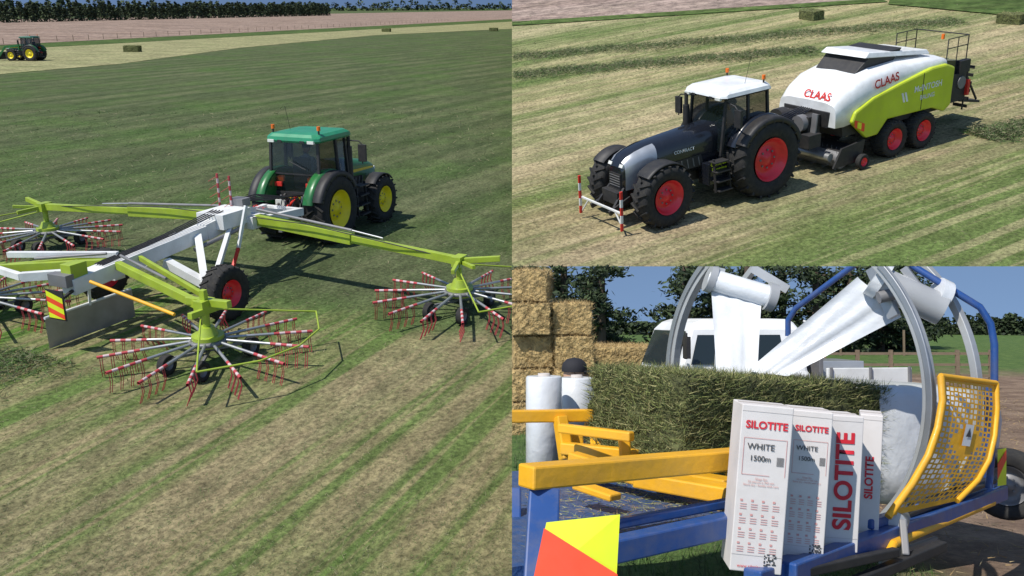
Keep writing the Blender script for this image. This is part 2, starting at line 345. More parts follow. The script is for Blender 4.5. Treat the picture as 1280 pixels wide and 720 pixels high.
    for s in(-1,1):
        fender(b,(0,0,Rr),Rr+.1,s*.62,s*(tr-.02),25,165,fend)
        fender(b,(0,0,Rr),Rr+.09,s*(tr-.015),s*(tr+Wr/2-.03),30,160,'dark',th=.03)
        b.prism([(math.cos(R(a))*(Rr+.1),Rr+math.sin(R(a))*(Rr+.1)) for a in range(25,170,14)]+[(-.45,Rr*1.1),(.6,Rr*1.1)],s*.60,s*.64,fend)
        fender(b,(L,0,Rf),Rf+.07,s*(tr-Wf/2+.04),s*(tr+Wf/2-.08),45,135,'dark',th=.022,n=12,lip=.02)
        b.beam((L,s*.4,Rf),(L-.1,s*(tr-Wf/2),Rf*2+.05),.06,.06,'dark')
    b.obj('fenders',r,clip=clip)
    i=0
    for s in(-1,1):
        for c,rr,w,q in(((0,s*tr,Rr),Rr,Wr,.56),((L,s*tr,Rf),Rf,Wf,.56)):
            i+=1; b=B(); wheel(b,c,rr,w,rr*q,'tyre',rim,s); b.obj('wheel_%d'%i,r,clip=clip)
    if front:
        b=B()
        for s in(-1,1): b.beam((L+.6,s*.35,.75),(L+1.35,s*.42,.5),.08,.14,'dark'); b.beam((L+.75,s*.3,1.05),(L+1.15,s*.36,.6),.07,.07,'dark')
        b.box((L+.85,0,.8),(.35,.7,.35),'dark'); b.beam((L+1.3,-.95,.62),(L+1.3,.95,.62),.05,.06,'white')
        for s in(-1,1):
            for j in range(5): b.beam((L+1.34,s*.95,.15+j*.22),(L+1.34,s*.95,.37+j*.22),.05,.08,'white' if j%2 else 'red',up=(1,0,0))
            b.beam((L+1.3,s*.95,.2),(L+1.3,s*.6,.62),.04,.04,'white')
        b.obj('front_linkage',r,clip=clip,bevel=.01)
        text('CONTRACT',r,basis((2.45,.516,1.72),(-1,0,0),(0,0,1)),.13,'white','hood_text',.02)
        text('Contract\nFarming',r,basis((1.48,.842,1.15),(-1,0,0),(0,0,1)),.17,'fluoro','door_text',.02)
    if loader:
        b=B()
        for s in(-1,1):
            b.beam((1.5,s*.6,1.9),(L+.9,s*.6,1.7),.12,.2,body); b.beam((L+.9,s*.6,1.7),(L+1.9,s*.6,.5),.12,.2,body); b.beam((1.6,s*.6,.9),(1.6,s*.6,2.0),.12,.2,body); b.cyl((1.7,s*.6,1.2),(L+.8,s*.6,1.5),.05,'grey')
        b.box((L+2.0,0,.6),(.15,1.5,.9),'dark')
        for j in range(5): b.beam((L+2,-.6+.3*j,.2),(L+3,-.6+.3*j,.15),.05,.05,'grey')
        b.obj('loader',r,clip=clip)
    if driver: person('tractor_driver',M@Matrix.Translation((.2,0,cz+.42)),sit=True,shirt='plaid')
    return r
def place(M,p,ang,s=1): return M@Matrix.Translation(p)@Matrix.Rotation(ang,4,'Z')@Matrix.Scale(s,4)

# ================= raking field
u=Vector((.40,.9165,0)); v=Vector((-.9165,.40,0)); ang1=math.atan2(u.y,u.x)
rc=G(M1,416,302); tr1=.88
tractor('tractor',place(M1,rc+v*tr1,ang1+R(3),1.04),CL1,2.65,.94,.55,.70,.45,tr1,'green','green','yrim','roofgreen','green')
dp=G(M1,45,76); tractor('tractor',place(M1,dp,R(172)),CL1,2.6,.92,.5,.70,.42,.85,'green','green','yrim','darkgreen','green',loader=True,driver=False)
O=Vector((-8.86,17.0,0))+v*-.15; MR=M1@Matrix.Translation(O)@Matrix.Rotation(ang1,4,'Z')
rk=root('rotary_rake',MR)
def rotor(nm,x,y,side,ph):
    b=B(); b.M=Matrix.Translation((x,y,0))
    b.cyl((0,0,.42),(0,0,.62),.30,'lime',n=20); b.cyl((0,0,.62),(0,0,.78),.2,'lime',r2=.13,n=16); b.cyl((0,0,.78),(0,0,1.25),.07,'lime'); b.box((0,0,1.2),(.35,.22,.22),'lime')
    b.lathe([(.30,0),(.36,.02),(.36,.08),(.30,.1)],(0,0,.45),(0,0,1),'grey',n=24,closed=True)
    for i in range(14):
        t=2*math.pi*i/14+ph; d=Vector((math.cos(t),math.sin(t),0)); q=Vector((-d.y,d.x,0))
        b.cyl(d*.3+Vector((0,0,.52)),d*1.2+Vector((0,0,.47)),.030,'steel',n=8)
        for j in range(7):
            b.cyl(d*(1.2+j*.105)+Vector((0,0,.47-.006*j)),d*(1.305+j*.105)+Vector((0,0,.465-.006*j)),.030,'redtine' if j%2==0 else 'pinkw',n=7,cap=False)
        for j in range(4):
            p=d*(1.3+j*.19)+Vector((0,0,.45))
            for e in(-.02,.02): b.tube([p+d*e,p+d*e+q*.03+Vector((0,0,-.2)),p+d*e+q*-.06+Vector((0,0,-.43))],.009,'redtine',n=4)
    for a in(30,150,210,330):
        d=Vector((math.cos(R(a))*.8,math.sin(R(a))*.8,0)); b.beam((0,0,.3),d+Vector((0,0,.3)),.05,.05,'grey')
        wheel(b,d+Vector((0,0,.2)),.2,.14,.1,'tyre','grey',1,lugs=0)
    pts=[(math.cos(R(side*90+i*24))*2.1,math.sin(R(side*90+i*24))*2.1,.72) for i in(-2.2,-1,0,1,2.2)]
    b.tube([(-.1,0,1.1)]+pts[:1],.018,'lime',n=6); b.tube([(.1,0,1.1)]+pts[-1:],.018,'lime',n=6)
    for i in range(4): b.cyl(pts[i],pts[i+1],.018,'lime',n=6)
    b.obj(nm,rk,clip=CL1)
rotor('rotor_1',0,-3.27,-1,.1); rotor('rotor_2',0,3.0,1,.2); rotor('rotor_3',4.6,-6.25,-1,.05); rotor('rotor_4',4.9,6.8,1,.3)
b=B()
b.beam((-.2,0,1.2),(3.6,0,1.45),.36,.32,'white'); b.beam((3.6,0,1.45),(5.0,0,1.65),.36,.38,'white'); b.beam((5,0,1.65),(6.9,.35,1.15),.28,.28,'white'); b.beam((6.9,.35,1.15),(7.9,.6,.95),.2,.2,'white')
b.box((4.4,0,1.64),(1.0,.8,.36),'white'); b.box((5.0,0,1.45),(.5,1.1,.3),'white'); b.box((5.0,0,1.9),(.3,.4,.2),'grey')
for s in(-1,1):
    b.beam((3.3,s*.15,1.4),(2.2,s*1.25,.75),.16,.22,'white'); b.beam((4.4,s*.2,1.5),(2.4,s*1.3,.7),.1,.14,'white')
    b.beam((5.2,s*.35,1.4),(6.9,s*.6+.2,1.3),.14,.2,'white'); b.beam((6.9,-.4,1.3),(6.9,.8,1.3),.12,.16,'white') if s>0 else None
    b.beam((2.2,s*.2,1.1),(2.2,s*1.5,.65),.2,.18,'white')
    b.box((2.2,s*1.4,.68),(.3,.3,.3),'white')
    b.cyl((7.3,s*.25+.45,1.1),(8.2,s*.35+.65,.9),.03,'dark')
    b.cyl((3.0,s*.3,1.2),(4.4,s*.45,1.4),.05,'grey')
for i in range(5): b.tube([(4.9,-.1+.06*i,1.95),(6.0,.0+.08*i,1.75+.03*i),(7.3,.35+.06*i,1.55),(8.3,.55+.05*i,1.4)],.02,'dark',n=5)
b.cyl((6.0,.3,1.1),(8.0,.6,.85),.055,'black')
for i in range(4): b.tube([(4.2,-.16+.1*i,1.85),(2.5,-.1+.07*i,1.62),(.6,-.1+.07*i,1.45)],.016,'dark',n=5)
b.beam((0.6,0,1.3),(-.2,1.3,1.25),.14,.18,'white'); b.beam((-.2,1.3,1.25),(.2,3.0,1.2),.12,.14,'white')
b.beam((1.2,.1,1.5),(.4,2.4,1.45),.12,.12,'white')
b.beam((4.1,-.6,1.0),(3.3,-.85,.25),.06,.09,'red'); b.beam((4.1,-.6,1.0),(4.5,-.6,1.95),.06,.09,'white')
for q in(.28,-.22):
    for j in range(8): b.cyl((4.9+q*.3,q+.35,1.6+j*.12),(4.9+q*.3,q+.35,1.72+j*.12),.030,'redtine' if j%2 else 'pinkw',n=7)
    for j in range(5): b.cyl((4.9+q*.3,q+.35,1.7+j*.2),(4.9+q*.3-.25,q+.42,1.6+j*.2),.008,'redtine',n=4)
b.obj('main_frame',rk,clip=CL1,bevel=.02)
text('CLAAS',rk,basis((5.9,.18,1.57),(-.3,-1,0),(1,-.3,.3)),.16,'red','maker_text',.02)
b=B()
for s in(-1,1):
    e=(4.6,-6.25) if s<0 else (4.9,6.8)
    a=Vector((5.0,s*.5,1.5)); q=Vector((e[0],e[1],1.2)); m=a.lerp(q,.5)
    b.beam(a,m,.2,.26,'lime'); b.beam(m,q,.14,.18,'lime'); b.cyl(a+Vector((0,0,.25)),m+Vector((0,0,.2)),.035,'grey'); b.cyl(m+Vector((0,0,.2)),a.lerp(q,.65)+Vector((0,0,.16)),.02,'steel')
    b.tube([a+Vector((-.2,0,.1)),a.lerp(q,.3)+Vector((-.2,0,.2)),a.lerp(q,.7)+Vector((-.15,0,.12)),q],.015,'dark',n=5)
    b.beam(q+Vector((.5,-s*.5,-.1)),q+Vector((-.5,s*.6,.05)),.08,.08,'lime'); b.beam(q,q+Vector((.2,s*.9,.1)),.1,.12,'lime'); b.beam(q,q+Vector((-.7,s*.2,-.05)),.08,.1,'lime')
    e=(0,-3.27) if s<0 else (0,3.0)
    a=Vector((.9,s*.2,1.38)); q=Vector((e[0],e[1],1.15))
    b.beam(a,q,.13,.17,'lime'); b.cyl(a+Vector((.1,0,.18)),a.lerp(q,.55)+Vector((.1,0,.15)),.03,'grey')
    b.beam(a+Vector((.6,0,0)),q+Vector((.5,-s*.4,0)),.08,.11,'lime'); b.beam(q+Vector((.6,0,-.1)),q+Vector((-.5,s*.1,0)),.10,.12,'lime')
    b.beam(q+Vector((.1,-s*.5,.05)),q+Vector((.05,s*.55,.12)),.12,.14,'lime'); b.beam(q+Vector((0,0,.0)),q+Vector((0,0,.35)),.1,.12,'lime')
b.box((.0,0,1.5),(.4,.28,.3),'lime'); b.box((-.25,.1,1.35),(.2,.5,.25),'grey')
b.cyl((.0,-.4,1.3),(-.1,-2.6,.95),.035,'myel')
b.obj('boom_arms',rk,clip=CL1,bevel=.015)
i=0
for s in(-1,1):
    i+=1; b=B(); wheel(b,(2.2,s*1.78,.60),.60,.42,.30,'tyre','rred',s,lugs=22,lug=.02); b.obj('transport_wheel_%d'%i,rk,clip=CL1)
Mi=(Matrix.Translation(O)@Matrix.Rotation(ang1,4,'Z')).inverted()
def rl(px,py,h): return Mi@G(M1,px,py,h)
b=B(); a=rl(62,436,0.02); c=rl(168,396,0.02); b.hexa([a,c,c+Vector((.03,0,0)),a+Vector((.03,0,0)),a+Vector((0,0,.62)),c+Vector((0,0,.62)),c+Vector((.03,0,.62)),a+Vector((.03,0,.62))],'steel')
b.tube([a+Vector((0,0,.64)),c+Vector((0,0,.64))],.03,'white'); b.beam(a.lerp(c,.5)+Vector((0,0,.6)),(.3,0,1.2),.05,.05,'white')
b.obj('swath_board',rk,clip=CL1)
b=B(); s0=Vector((-.75,-.05,.75)); X=Vector((0,-1,0)); 
for k in range(5):
    a=.11*k; b.poly([s0+Vector((0,0,a)),s0+X*.42+Vector((0,0,max(0,a-.12))),s0+X*.42+Vector((0,0,max(0,a-.01))),s0+Vector((0,0,a+.11))],'fluored' if k%2 else 'fluoro')
b.box(s0+X*.21+Vector((.02,0,.27)),(.02,.46,.6),'dark'); b.beam(s0+X*.2+Vector((.05,0,.3)),(.2,0,1.2),.05,.05,'dark')
b.obj('warning_board',rk,clip=CL1)

# bales
def bale(name,M,dims,mats,ns,clip,ln=.12,wd=.004,tie=True,rough=1,zf=1):
    r=root(name,M); b=B(); dx,dy,dz=dims; n=20; sd=random.random()*50
    bm=bmesh.new(); bmesh.ops.create_cube(bm,size=1); bmesh.ops.subdivide_edges(bm,edges=bm.edges[:],cuts=n,use_grid_fill=True)
    for q in bm.verts:
        q.co=Vector((q.co.x*dx,q.co.y*dy,q.co.z*dz)); s3=Vector((sd,0,0)); nz=noise.noise(q.co*3.1+s3)*.06+noise.noise(q.co*9+s3)*.06-(.0 if not tie else .02*(abs(math.sin(q.co.y/dy*math.pi*5))>.95))
        c=q.co.normalized(); q.co+=c*nz*min(dims)*rough
        q.co.z+=dz/2
    vs=[q.co.copy() for q in bm.verts]; fs=[[w.index for w in f.verts] for f in bm.faces]; bm.free(); b.add(vs,fs,mats[0],True)
    b.obj('bale_core',r,clip=clip)
    if ns:
        A=[dy*dz,dx*dz,dx*dy]; pr=np.array([A[0],A[0],A[1],A[1],A[2]]); pr=pr/pr.sum(); fc=rng.choice(5,ns,p=pr)
        q=(rng.random((ns,3))-.5)*np.array(dims); hx,hy,hz=dx/2,dy/2,dz/2
        for k,(ax,val) in enumerate(((0,hx),(0,-hx),(1,hy),(1,-hy),(2,hz))): q[fc==k,ax]=val*(.995+.03*rng.random((fc==k).sum()))
        q[:,2]+=hz; ok=npclip(q,M,clip,.06); q=q[ok]
        V,Fc=strands(q,np.full(len(q),ln),wd,zf=zf); np_mesh('straw',V,Fc,rng.integers(0,len(mats),len(Fc)),mats,parent=r)
    return r
HG=['hayg','hayg2','hayg3','hayg4']; HT=['hay','hay2','hay3','hay4']
bale('hay_bale',place(M1,G(M1,166,65),R(85)),(1.2,2.3,.9),HG,1500,CL1,.15,.012)
bale('hay_bale',place(M1,G(M1,483,40),R(80)),(1.2,2.3,.9),HG,500,CL1,.15,.02)
bale('hay_bale',place(M1,G(M1,617,39),R(80)),(1.2,2.3,.9),HG,500,CL1,.15,.02)

# ---------------- ground materials
def N_rgb(nt,c):
    n=N(nt,'ShaderNodeRGB'); n.outputs[0].default_value=(*c,1); return n.outputs[0]
def field(name,ang,c0,c1,lo,hi,stops,fine=9,strk=.5,bump=.6,extra=None,warp=1.0,lat_noise=1.4,rows=0,rowp=1.0):
    m,nt,p=newmat(name); L=nt.links; tc=N(nt,'ShaderNodeTexCoord'); mp=N(nt,'ShaderNodeMapping'); mp.inputs['Rotation'].default_value=(0,0,-ang)
    L.new(tc.outputs['Object'],mp.inputs['Vector'])
    def noi(sx,sy,sc_,det=6,rg=.6):
        m2=N(nt,'ShaderNodeMapping'); m2.inputs['Scale'].default_value=(sx,sy,1); L.new(mp.outputs[0],m2.inputs['Vector'])
        n=N(nt,'ShaderNodeTexNoise'); n.inputs['Scale'].default_value=sc_; n.inputs['Detail'].default_value=det; n.inputs['Roughness'].default_value=rg
        L.new(m2.outputs[0],n.inputs['Vector']); return n.outputs['Fac']
    def mth(op,a,b_=0.):
        n=N(nt,'ShaderNodeMath',operation=op)
        for i,q in enumerate((a,b_)):
            if isinstance(q,(int,float)): n.inputs[i].default_value=q
            else: L.new(q,n.inputs[i])
        return n.outputs[0]
    sp=N(nt,'ShaderNodeSeparateXYZ'); L.new(mp.outputs[0],sp.inputs[0])
    nz=noi(.25,.6,1.0); nd=mth('MULTIPLY',mth('SUBTRACT',nz,.5),warp*2.5)
    y=mth('ADD',sp.outputs[1],nd)
    mr=N(nt,'ShaderNodeMapRange'); mr.inputs[1].default_value=lo; mr.inputs[2].default_value=hi; L.new(y,mr.inputs[0])
    cr=N(nt,'ShaderNodeValToRGB'); e=cr.color_ramp
    while len(e.elements)<len(stops): e.elements.new(.5)
    for i,(ps,cc) in enumerate(stops): e.elements[i].position=(ps-lo)/(hi-lo); e.elements[i].color=(*cc,1)
    L.new(mr.outputs[0],cr.inputs[0]); base=cr.outputs[0]
    def mix(f,a,cc,blend='MIX'):
        n=N(nt,'ShaderNodeMix',data_type='RGBA',blend_type=blend)
        L.new(f,n.inputs[0]) if not isinstance(f,float) else setattr(n.inputs[0],'default_value',f)
        L.new(a,n.inputs[6])
        if isinstance(cc,tuple): n.inputs[7].default_value=(*cc,1)
        else: L.new(cc,n.inputs[7])
        return n.outputs[2]
    def rng_(f,a,b_,o0=0.,o1=1.):
        n=N(nt,'ShaderNodeMapRange'); n.interpolation_type='SMOOTHSTEP'; L.new(f,n.inputs[0]); n.inputs[1].default_value=a; n.inputs[2].default_value=b_; n.inputs[3].default_value=o0; n.inputs[4].default_value=o1; return n.outputs[0]
    base=mix(rng_(noi(.035,lat_noise,1.,4,.5),.46,.56,0,strk),base,c0)
    base=mix(rng_(noi(.05,lat_noise*1.7,1.3,4,.5),.50,.60,0,strk),base,c1)
    def sine(pd,wob,nse):
        sn=mth('SINE',mth('MULTIPLY',mth('ADD',sp.outputs[1],mth('MULTIPLY',mth('SUBTRACT',noi(.15,.15,1.),.5),wob)),6.2832/pd))
        return mth('ADD',sn,mth('MULTIPLY',mth('SUBTRACT',noi(.4,1.5,1.,8,.7),.5),nse))
    if rows: base=mix(rng_(sine(rowp,.9,4.),-.6,1.4,0,rows),base,c1)
    if extra:
        xx=mth('ADD',sp.outputs[0],mth('MULTIPLY',mth('SUBTRACT',noi(.5,.5,.6),.5),5.0))
        dk=mix(rng_(noi(.12,.5,1.,8),.35,.65),N_rgb(nt,extra[2]),extra[3])
        dk=mix(rng_(sine(3.1,1.2,3.),-.3,1.0,0,.55),dk,(.045,.068,.026))
        dk=mix(rng_(noi(.02,.25,1.,3),.48,.58,0,.3),dk,(.055,.075,.03))
        n=N(nt,'ShaderNodeMix',data_type='RGBA'); L.new(rng_(xx,extra[0],extra[0]+extra[1]),n.inputs[0]); L.new(base,n.inputs[6]); L.new(dk,n.inputs[7]); base=n.outputs[2]
    base=mix(rng_(noi(.3,.3,.5,8),.42,.70,0,.45),base,(c0[0]*.8,c0[1]*.9,c0[2]*.8))
    f1=noi(1,1,fine,12,.78); f2=noi(.5,1,fine*.22,8,.7)
    base=mix(.9,base,mix(rng_(f1,.32,.68),N_rgb(nt,(.38,.38,.38)),(1.65,1.62,1.55)),'MULTIPLY')
    base=mix(.9,base,mix(rng_(f2,.3,.7),N_rgb(nt,(.68,.68,.68)),(1.28,1.28,1.28)),'MULTIPLY')
    L.new(base,p.inputs['Base Color']); p.inputs['Roughness'].default_value=.95; p.inputs['Specular IOR Level'].default_value=.1
    bp=N(nt,'ShaderNodeBump'); bp.inputs['Strength'].default_value=bump; bp.inputs['Distance'].default_value=.3; L.new(mth('ADD',f1,f2),bp.inputs['Height']); L.new(bp.outputs[0],p.inputs['Normal'])
    MT[name]=m
gr=(.08,.15,.032); tn=(.27,.22,.13)
vO=v.dot(O)
field('grass_field',ang1,gr,tn,-30,60,[(-30,(.13,.15,.07)),(vO-9,(.18,.17,.09)),(vO-6,(.22,.195,.11)),(vO-2.5,(.175,.17,.085)),(vO+.0,(.105,.16,.045)),(vO+1.6,(.085,.16,.03)),(vO+4,(.105,.16,.045)),(60,gr)],extra=(u.dot(O)+2.6,1.8,(.070,.092,.042),(.115,.13,.066)),strk=.68,rows=.6,rowp=1.2)
def sheet(name,M,pts,mt,clip,z=0):
    b=B(); b.poly([(p[0],p[1],z) for p in pts],mt); return b.obj(name,M=M,clip=clip)
sheet('grass_field',M1,[(-3000,2),(5,2),(5,3500),(-3000,3500)],'grass_field',CL1)
field('pale_strip',R(170),(.20,.21,.10),(.33,.30,.17),-300,300,[(-300,(.27,.26,.14)),(300,(.27,.26,.14))],fine=2,bump=.2,warp=.5)
field('brown_field',R(170),(.20,.14,.11),(.30,.235,.20),-900,900,[(-900,(.27,.20,.165)),(900,(.27,.20,.165))],fine=.6,bump=.1,lat_noise=.1)
field('green_verge',R(170),(.05,.09,.025),(.10,.12,.05),-900,900,[(-900,(.07,.11,.03)),(900,(.07,.11,.03))],fine=1,bump=.2)
def gp(pts,M=M1): return [G(M,*q) for q in pts]
sheet('stubble_strip',M1,gp([(-60,98),(-60,64),(640,25),(700,22),(700,34),(640,36),(470,44),(300,60),(150,80)]),'pale_strip',CL1,.03)
sheet('grass_verge',M1,gp([(-60,66),(-60,57),(640,22),(700,19),(700,24),(640,27)]),'green_verge',CL1,.06)
sheet('ploughed_field',M1,gp([(-60,60),(-60,26),(640,13),(700,12),(700,20),(640,24)]),'brown_field',CL1,.09)
sheet('green_paddock',M1,gp([(380,13.6),(380,12),(640,10.5),(700,10.4),(700,12.2),(640,13)]),'green_verge',CL1,.2)
def treerow(name,M,pa,pb,n,h,clip,size=.9,per=170,wf=.32,jit=.2):
    cs=[];b=B()
    for i in range(n):
        t=(i+rng.random()*.6)/n; c=np.array(pa)*(1-t)+np.array(pb)*t; hh=h*(1-jit+2*jit*rng.random()); w=hh*wf
        z=rng.random(per)**.8; a=rng.random(per)*2*np.pi; rr=w*(1.05-z*.75)*np.sqrt(rng.random(per))*(1+.25*np.sin(a*3+i))
        cs.append(np.stack([c[0]+rr*np.cos(a),c[1]+rr*np.sin(a),z*hh],1)); b.cyl((c[0],c[1],0),(c[0],c[1],hh*.8),hh*.02,'bark',r2=hh*.006,n=5,cap=False)
    q=np.concatenate(cs); q=q[npclip(q,M,clip)]
    V,Fc=leaves(q,np.full(len(q),size),.7); r=root(name,M); np_mesh('foliage',V,Fc,rng.integers(0,3,len(Fc)),['lf1','lf2','lf3'],parent=r); b.obj('trunks',r,clip=clip)
a=G(M1,-15,29); c=G(M1,412,19.5); treerow('tree_row',M1,(a.x,a.y),(c.x,c.y),95,7.5,CL1,size=1.1,per=190)
a=G(M1,380,14); c=G(M1,640,12.3); treerow('tree_row',M1,(a.x,a.y),(c.x,c.y),60,11,CL1,size=4,per=40,jit=.6,wf=.8)
a=G(M1,-15,24); c=G(M1,400,17); treerow('tree_row',M1,(a.x,a.y),(c.x,c.y),90,9,CL1,size=2.2,per=60)
b=B()
for i in range(60):
    t=i/59; p=G(M1,-20,57).lerp(G(M1,560,27),t); b.beam(p,p+Vector((0,0,1.1)),.09,.09,'wood')
b.obj('fence',M=M1,clip=CL1)
def scatter(name,M,n,x0,x1,y0,y1,clip,mats,ln,wd,wts):
    uu=rng.random(n); yy=1/(1/y0-(uu*(1/y0-1/y1))); a=x0+(x1-x0)*rng.random(n); xx=a*yy
    q=np.stack([xx,yy,np.full(n,.005)],1); q=q[npclip(q,M,clip,.15)]; s=np.clip(q[:,1]/18,.7,4)
    V,Fc=strands(q,ln*s,wd*s,.45); np_mesh(name,V,Fc,rng.choice(len(mats),len(Fc),p=wts),mats,M=M)
scatter('cut_grass',M1,30000,-.72,.0,8.5,60,CL1,['st1','st2','st3','st4'],.09,.0045,[.3,.2,.15,.35])
n=16000; al=-1.0-9.5*rng.random(n); la=rng.normal(size=n)*.62+.3+.25*np.sin(al*2.1); q=np.stack([O.x+u.x*al+v.x*la,O.y+u.y*al+v.y*la,.18*rng.random(n)*np.exp(-((la-.3)/.9)**2)],1); q=q[npclip(q,M1,CL1,.15)]
V,Fc=strands(q,np.full(len(q),.16),.008,.4); np_mesh('grass_windrow',V,Fc,rng.choice(3,len(Fc),p=[.45,.15,.4]),['st1','st2','st4'],M=M1)

# ================= baling field
ra=G(M2,958,245); fa=G(M2,824,287); hd=(fa-ra).normalized(); ang2=math.atan2(hd.y,hd.x); lf=Vector((-hd.y,hd.x,0)); L2=min((fa-ra).length,3.6)
tr2=1.0
tc2=ra-lf*(tr2+.2)
tractor('tractor',place(M2,tc2,ang2),CL2,L2,1.10,.72,.84,.6,tr2,'black','black','rred','whitep','black',side='silver',front=True)
bc=G(M2,1130,190)-lf*1.25; MB=place(M2,bc,ang2); rb=root('square_baler',MB)
off=(tc2-bc).dot(hd); offl=(tc2-bc).dot(lf)
b=B()
for s in(-1,1):
    pts=[(-2.0,1.15),(-1.7,.98),(-1.1,1.2),(1.0,1.25),(1.4,.85),(1.9,.85),(2.6,1.45),(2.45,1.75),(1.7,2.05),(.5,2.28),(-.9,2.5),(-1.6,2.5),(-2.0,2.35)]
    b.prism(pts,s*1.12,s*1.30,'limeb')
b.obj('side_panels',rb,clip=CL2,bevel=.06)
b=B()
b.prism([(-2.0,1.0),(2.7,1.0),(2.9,1.9),(2.4,2.2),(-2.0,2.3)],-1.08,1.08,'dark')
secs=[]
for x,w,z in((-1.95,.9,2.55),(-1.6,1.0,2.66),(-.8,1.05,2.74),(.4,1.08,2.82),(1.5,1.1,2.78),(2.3,1.08,2.62),(2.8,1.03,2.35),(3.1,.98,2.0)):
    zb=max(1.35,2.35-.22*(x+1.9)) if x<2.5 else 1.35
    zb=min(zb,z-.3)
    lp=[(x,-w-.14,zb)]
    for k in range(9):
        a=math.pi*(1-k/8); ca,sa=math.cos(a),math.sin(a); lp.append((x,math.copysign(abs(ca)**.4,ca)*(w+.12),zb+(z+.06-zb)*(.55+.45*abs(sa)**.7)))
    lp.append((x,w+.14,zb)); secs.append(lp)
b.loft(secs,'whitep',sm=True)
b.obj('body',rb,clip=CL2)
b=B()
b.hexa([(3.08,-.85,1.3),(3.13,-.85,1.3),(3.13,.85,1.3),(3.08,.85,1.3),(3.08,-.9,1.8),(3.13,-.9,1.8),(3.13,.9,1.8),(3.08,.9,1.8)],'dark')
b.hexa([(.3,-.75,2.84),(2.0,-.75,2.72),(2.0,.75,2.72),(.3,.75,2.84),(0,-.8,3.2),(1.5,-.8,3.1),(1.5,.8,3.1),(0,.8,3.2)],'dark')
b.hexa([(-1.3,-.85,2.80),(1.7,-.85,3.14),(1.7,.85,3.14),(-1.3,.85,2.80),(-1.2,-.8,2.95),(1.5,-.8,3.28),(1.5,.8,3.28),(-1.2,.8,2.95)],'whitep')
b.obj('hood',rb,clip=CL2,bevel=.05)
b=B()
b.beam((2.9,0,1.35),(off-1.0,offl,.85),.35,.4,'dark',w2=.2,h2=.2); b.beam((3.0,.3,1.7),(off-2.0,offl+.1,1.15),.1,.12,'dark'); b.cyl((3.1,0,1.7),(off-.6,offl,1.0),.07,'dark')
for i in range(6): b.tube([(3.1,.2-.08*i,1.8),(4.2,.2-.06*i,1.5+.04*i),(off-1,offl+.1*(i-2),1.35),(off-.4,offl+.08*(i-2),1.5)],.02,'black',n=5)
b.box((3.4,0,1.35),(.5,1.2,.7),'dark'); b.cyl((3.5,-.5,1.5),(3.85,-.5,1.5),.32,'dark'); b.box((3.7,.75,1.05),(.5,.35,.4),'dark'); b.box((3.4,-.7,1.3),(.4,.4,.8),'grey'); b.cyl((3.6,.35,1.5),(3.85,.35,1.5),.25,'grey')
b.beam((3.5,.7,1.8),(3.6,.72,.9),.05,.2,'grey')
b.box((2.5,0,.45),(.8,2.5,.35),'dark'); b.cyl((2.8,-1.2,.35),(2.8,1.2,.35),.28,'grey'); b.cyl((3.25,-1.15,.5),(3.25,1.15,.5),.12,'steel')
for i in range(24):
    y=-1.15+i*.1
    for a in range(0,360,60): b.cyl((2.8,y,.35),(2.8+.42*math.cos(R(a+i*13)),y,.35+.34*math.sin(R(a+i*13))),.008,'grey',n=4,cap=False)
for s in(-1,1):
    b.hexa([(2.1,s*1.28,.2),(3.3,s*1.28,.2),(3.3,s*1.34,.2),(2.1,s*1.34,.2),(2.0,s*1.28,.85),(3.0,s*1.28,.75),(3.0,s*1.34,.75),(2.0,s*1.34,.85)],'dark')
    wheel(b,(2.25,s*1.5,.24),.24,.16,.13,'tyre','rred',s,lugs=0)
b.box((0,0,.9),(3.2,1.3,.4),'dark')
b.obj('drawbar_and_pickup',rb,clip=CL2,bevel=.01)
i=0
for s in(-1,1):
    for x in(-.68,.68):
        i+=1; b=B(); wheel(b,(x,s*1.15,.58),.58,.5,.33,'tyre','rred',s,lugs=22,lug=.02); b.obj('wheel_%d'%i,rb,clip=CL2)
b=B()
b.prism([(-3.6,1.0),(-2.0,1.0),(-2.0,2.1),(-3.4,1.9)],-.65,.65,'dark'); b.prism([(-2.9,1.9),(-2.0,2.1),(-2.0,2.5),(-2.7,2.4)],-1.0,1.0,'black')
b.hexa([(-4.6,-.6,.62),(-3.5,-.6,.85),(-3.5,.6,.85),(-4.6,.6,.62),(-4.6,-.6,.7),(-3.5,-.6,.93),(-3.5,.6,.93),(-4.6,.6,.7)],'dark')
for s in(-1,1):
    b.tube([(-2.0,s*.95,2.5),(-2.0,s*.95,3.15),(-3.0,s*.95,3.15),(-3.0,s*.95,2.0)],.02,'dark'); b.tube([(-2.0,s*.95,2.85),(-3.0,s*.95,2.85)],.016,'dark'); b.tube([(-2.5,s*.95,2.4),(-2.5,s*.95,3.15)],.016,'dark')
    b.box((-3.0,s*1.05,1.5),(.12,.25,.5),'red'); b.box((-2.5,s*.98,1.55),(.9,.2,.9),'dark'); b.box((-2.8,s*1.0,2.2),(.5,.2,.4),'dark'); b.cyl((-2.7,s*1.05,1.7),(-2.7,s*1.12,1.7),.2,'grey')
    b.tube([(-3.2,s*.9,.7),(-3.1,s*1.0,2.0)],.03,'dark'); b.beam((-3.4,s*.7,1.9),(-4.3,s*.65,.8),.05,.06,'dark')
b.tube([(-3.0,-.95,3.15),(-3.0,.95,3.15)],.02,'dark'); b.cyl((-2.2,.6,3.1),(-2.2,.6,3.25),.05,'orange')
for j in range(6): b.beam((-3.3-.03*j,.5,.8+.25*j),(-3.3-.03*j,1.0,.8+.25*j),.04,.1,'dark')
b.obj('rear_chute_and_rails',rb,clip=CL2,bevel=.01)
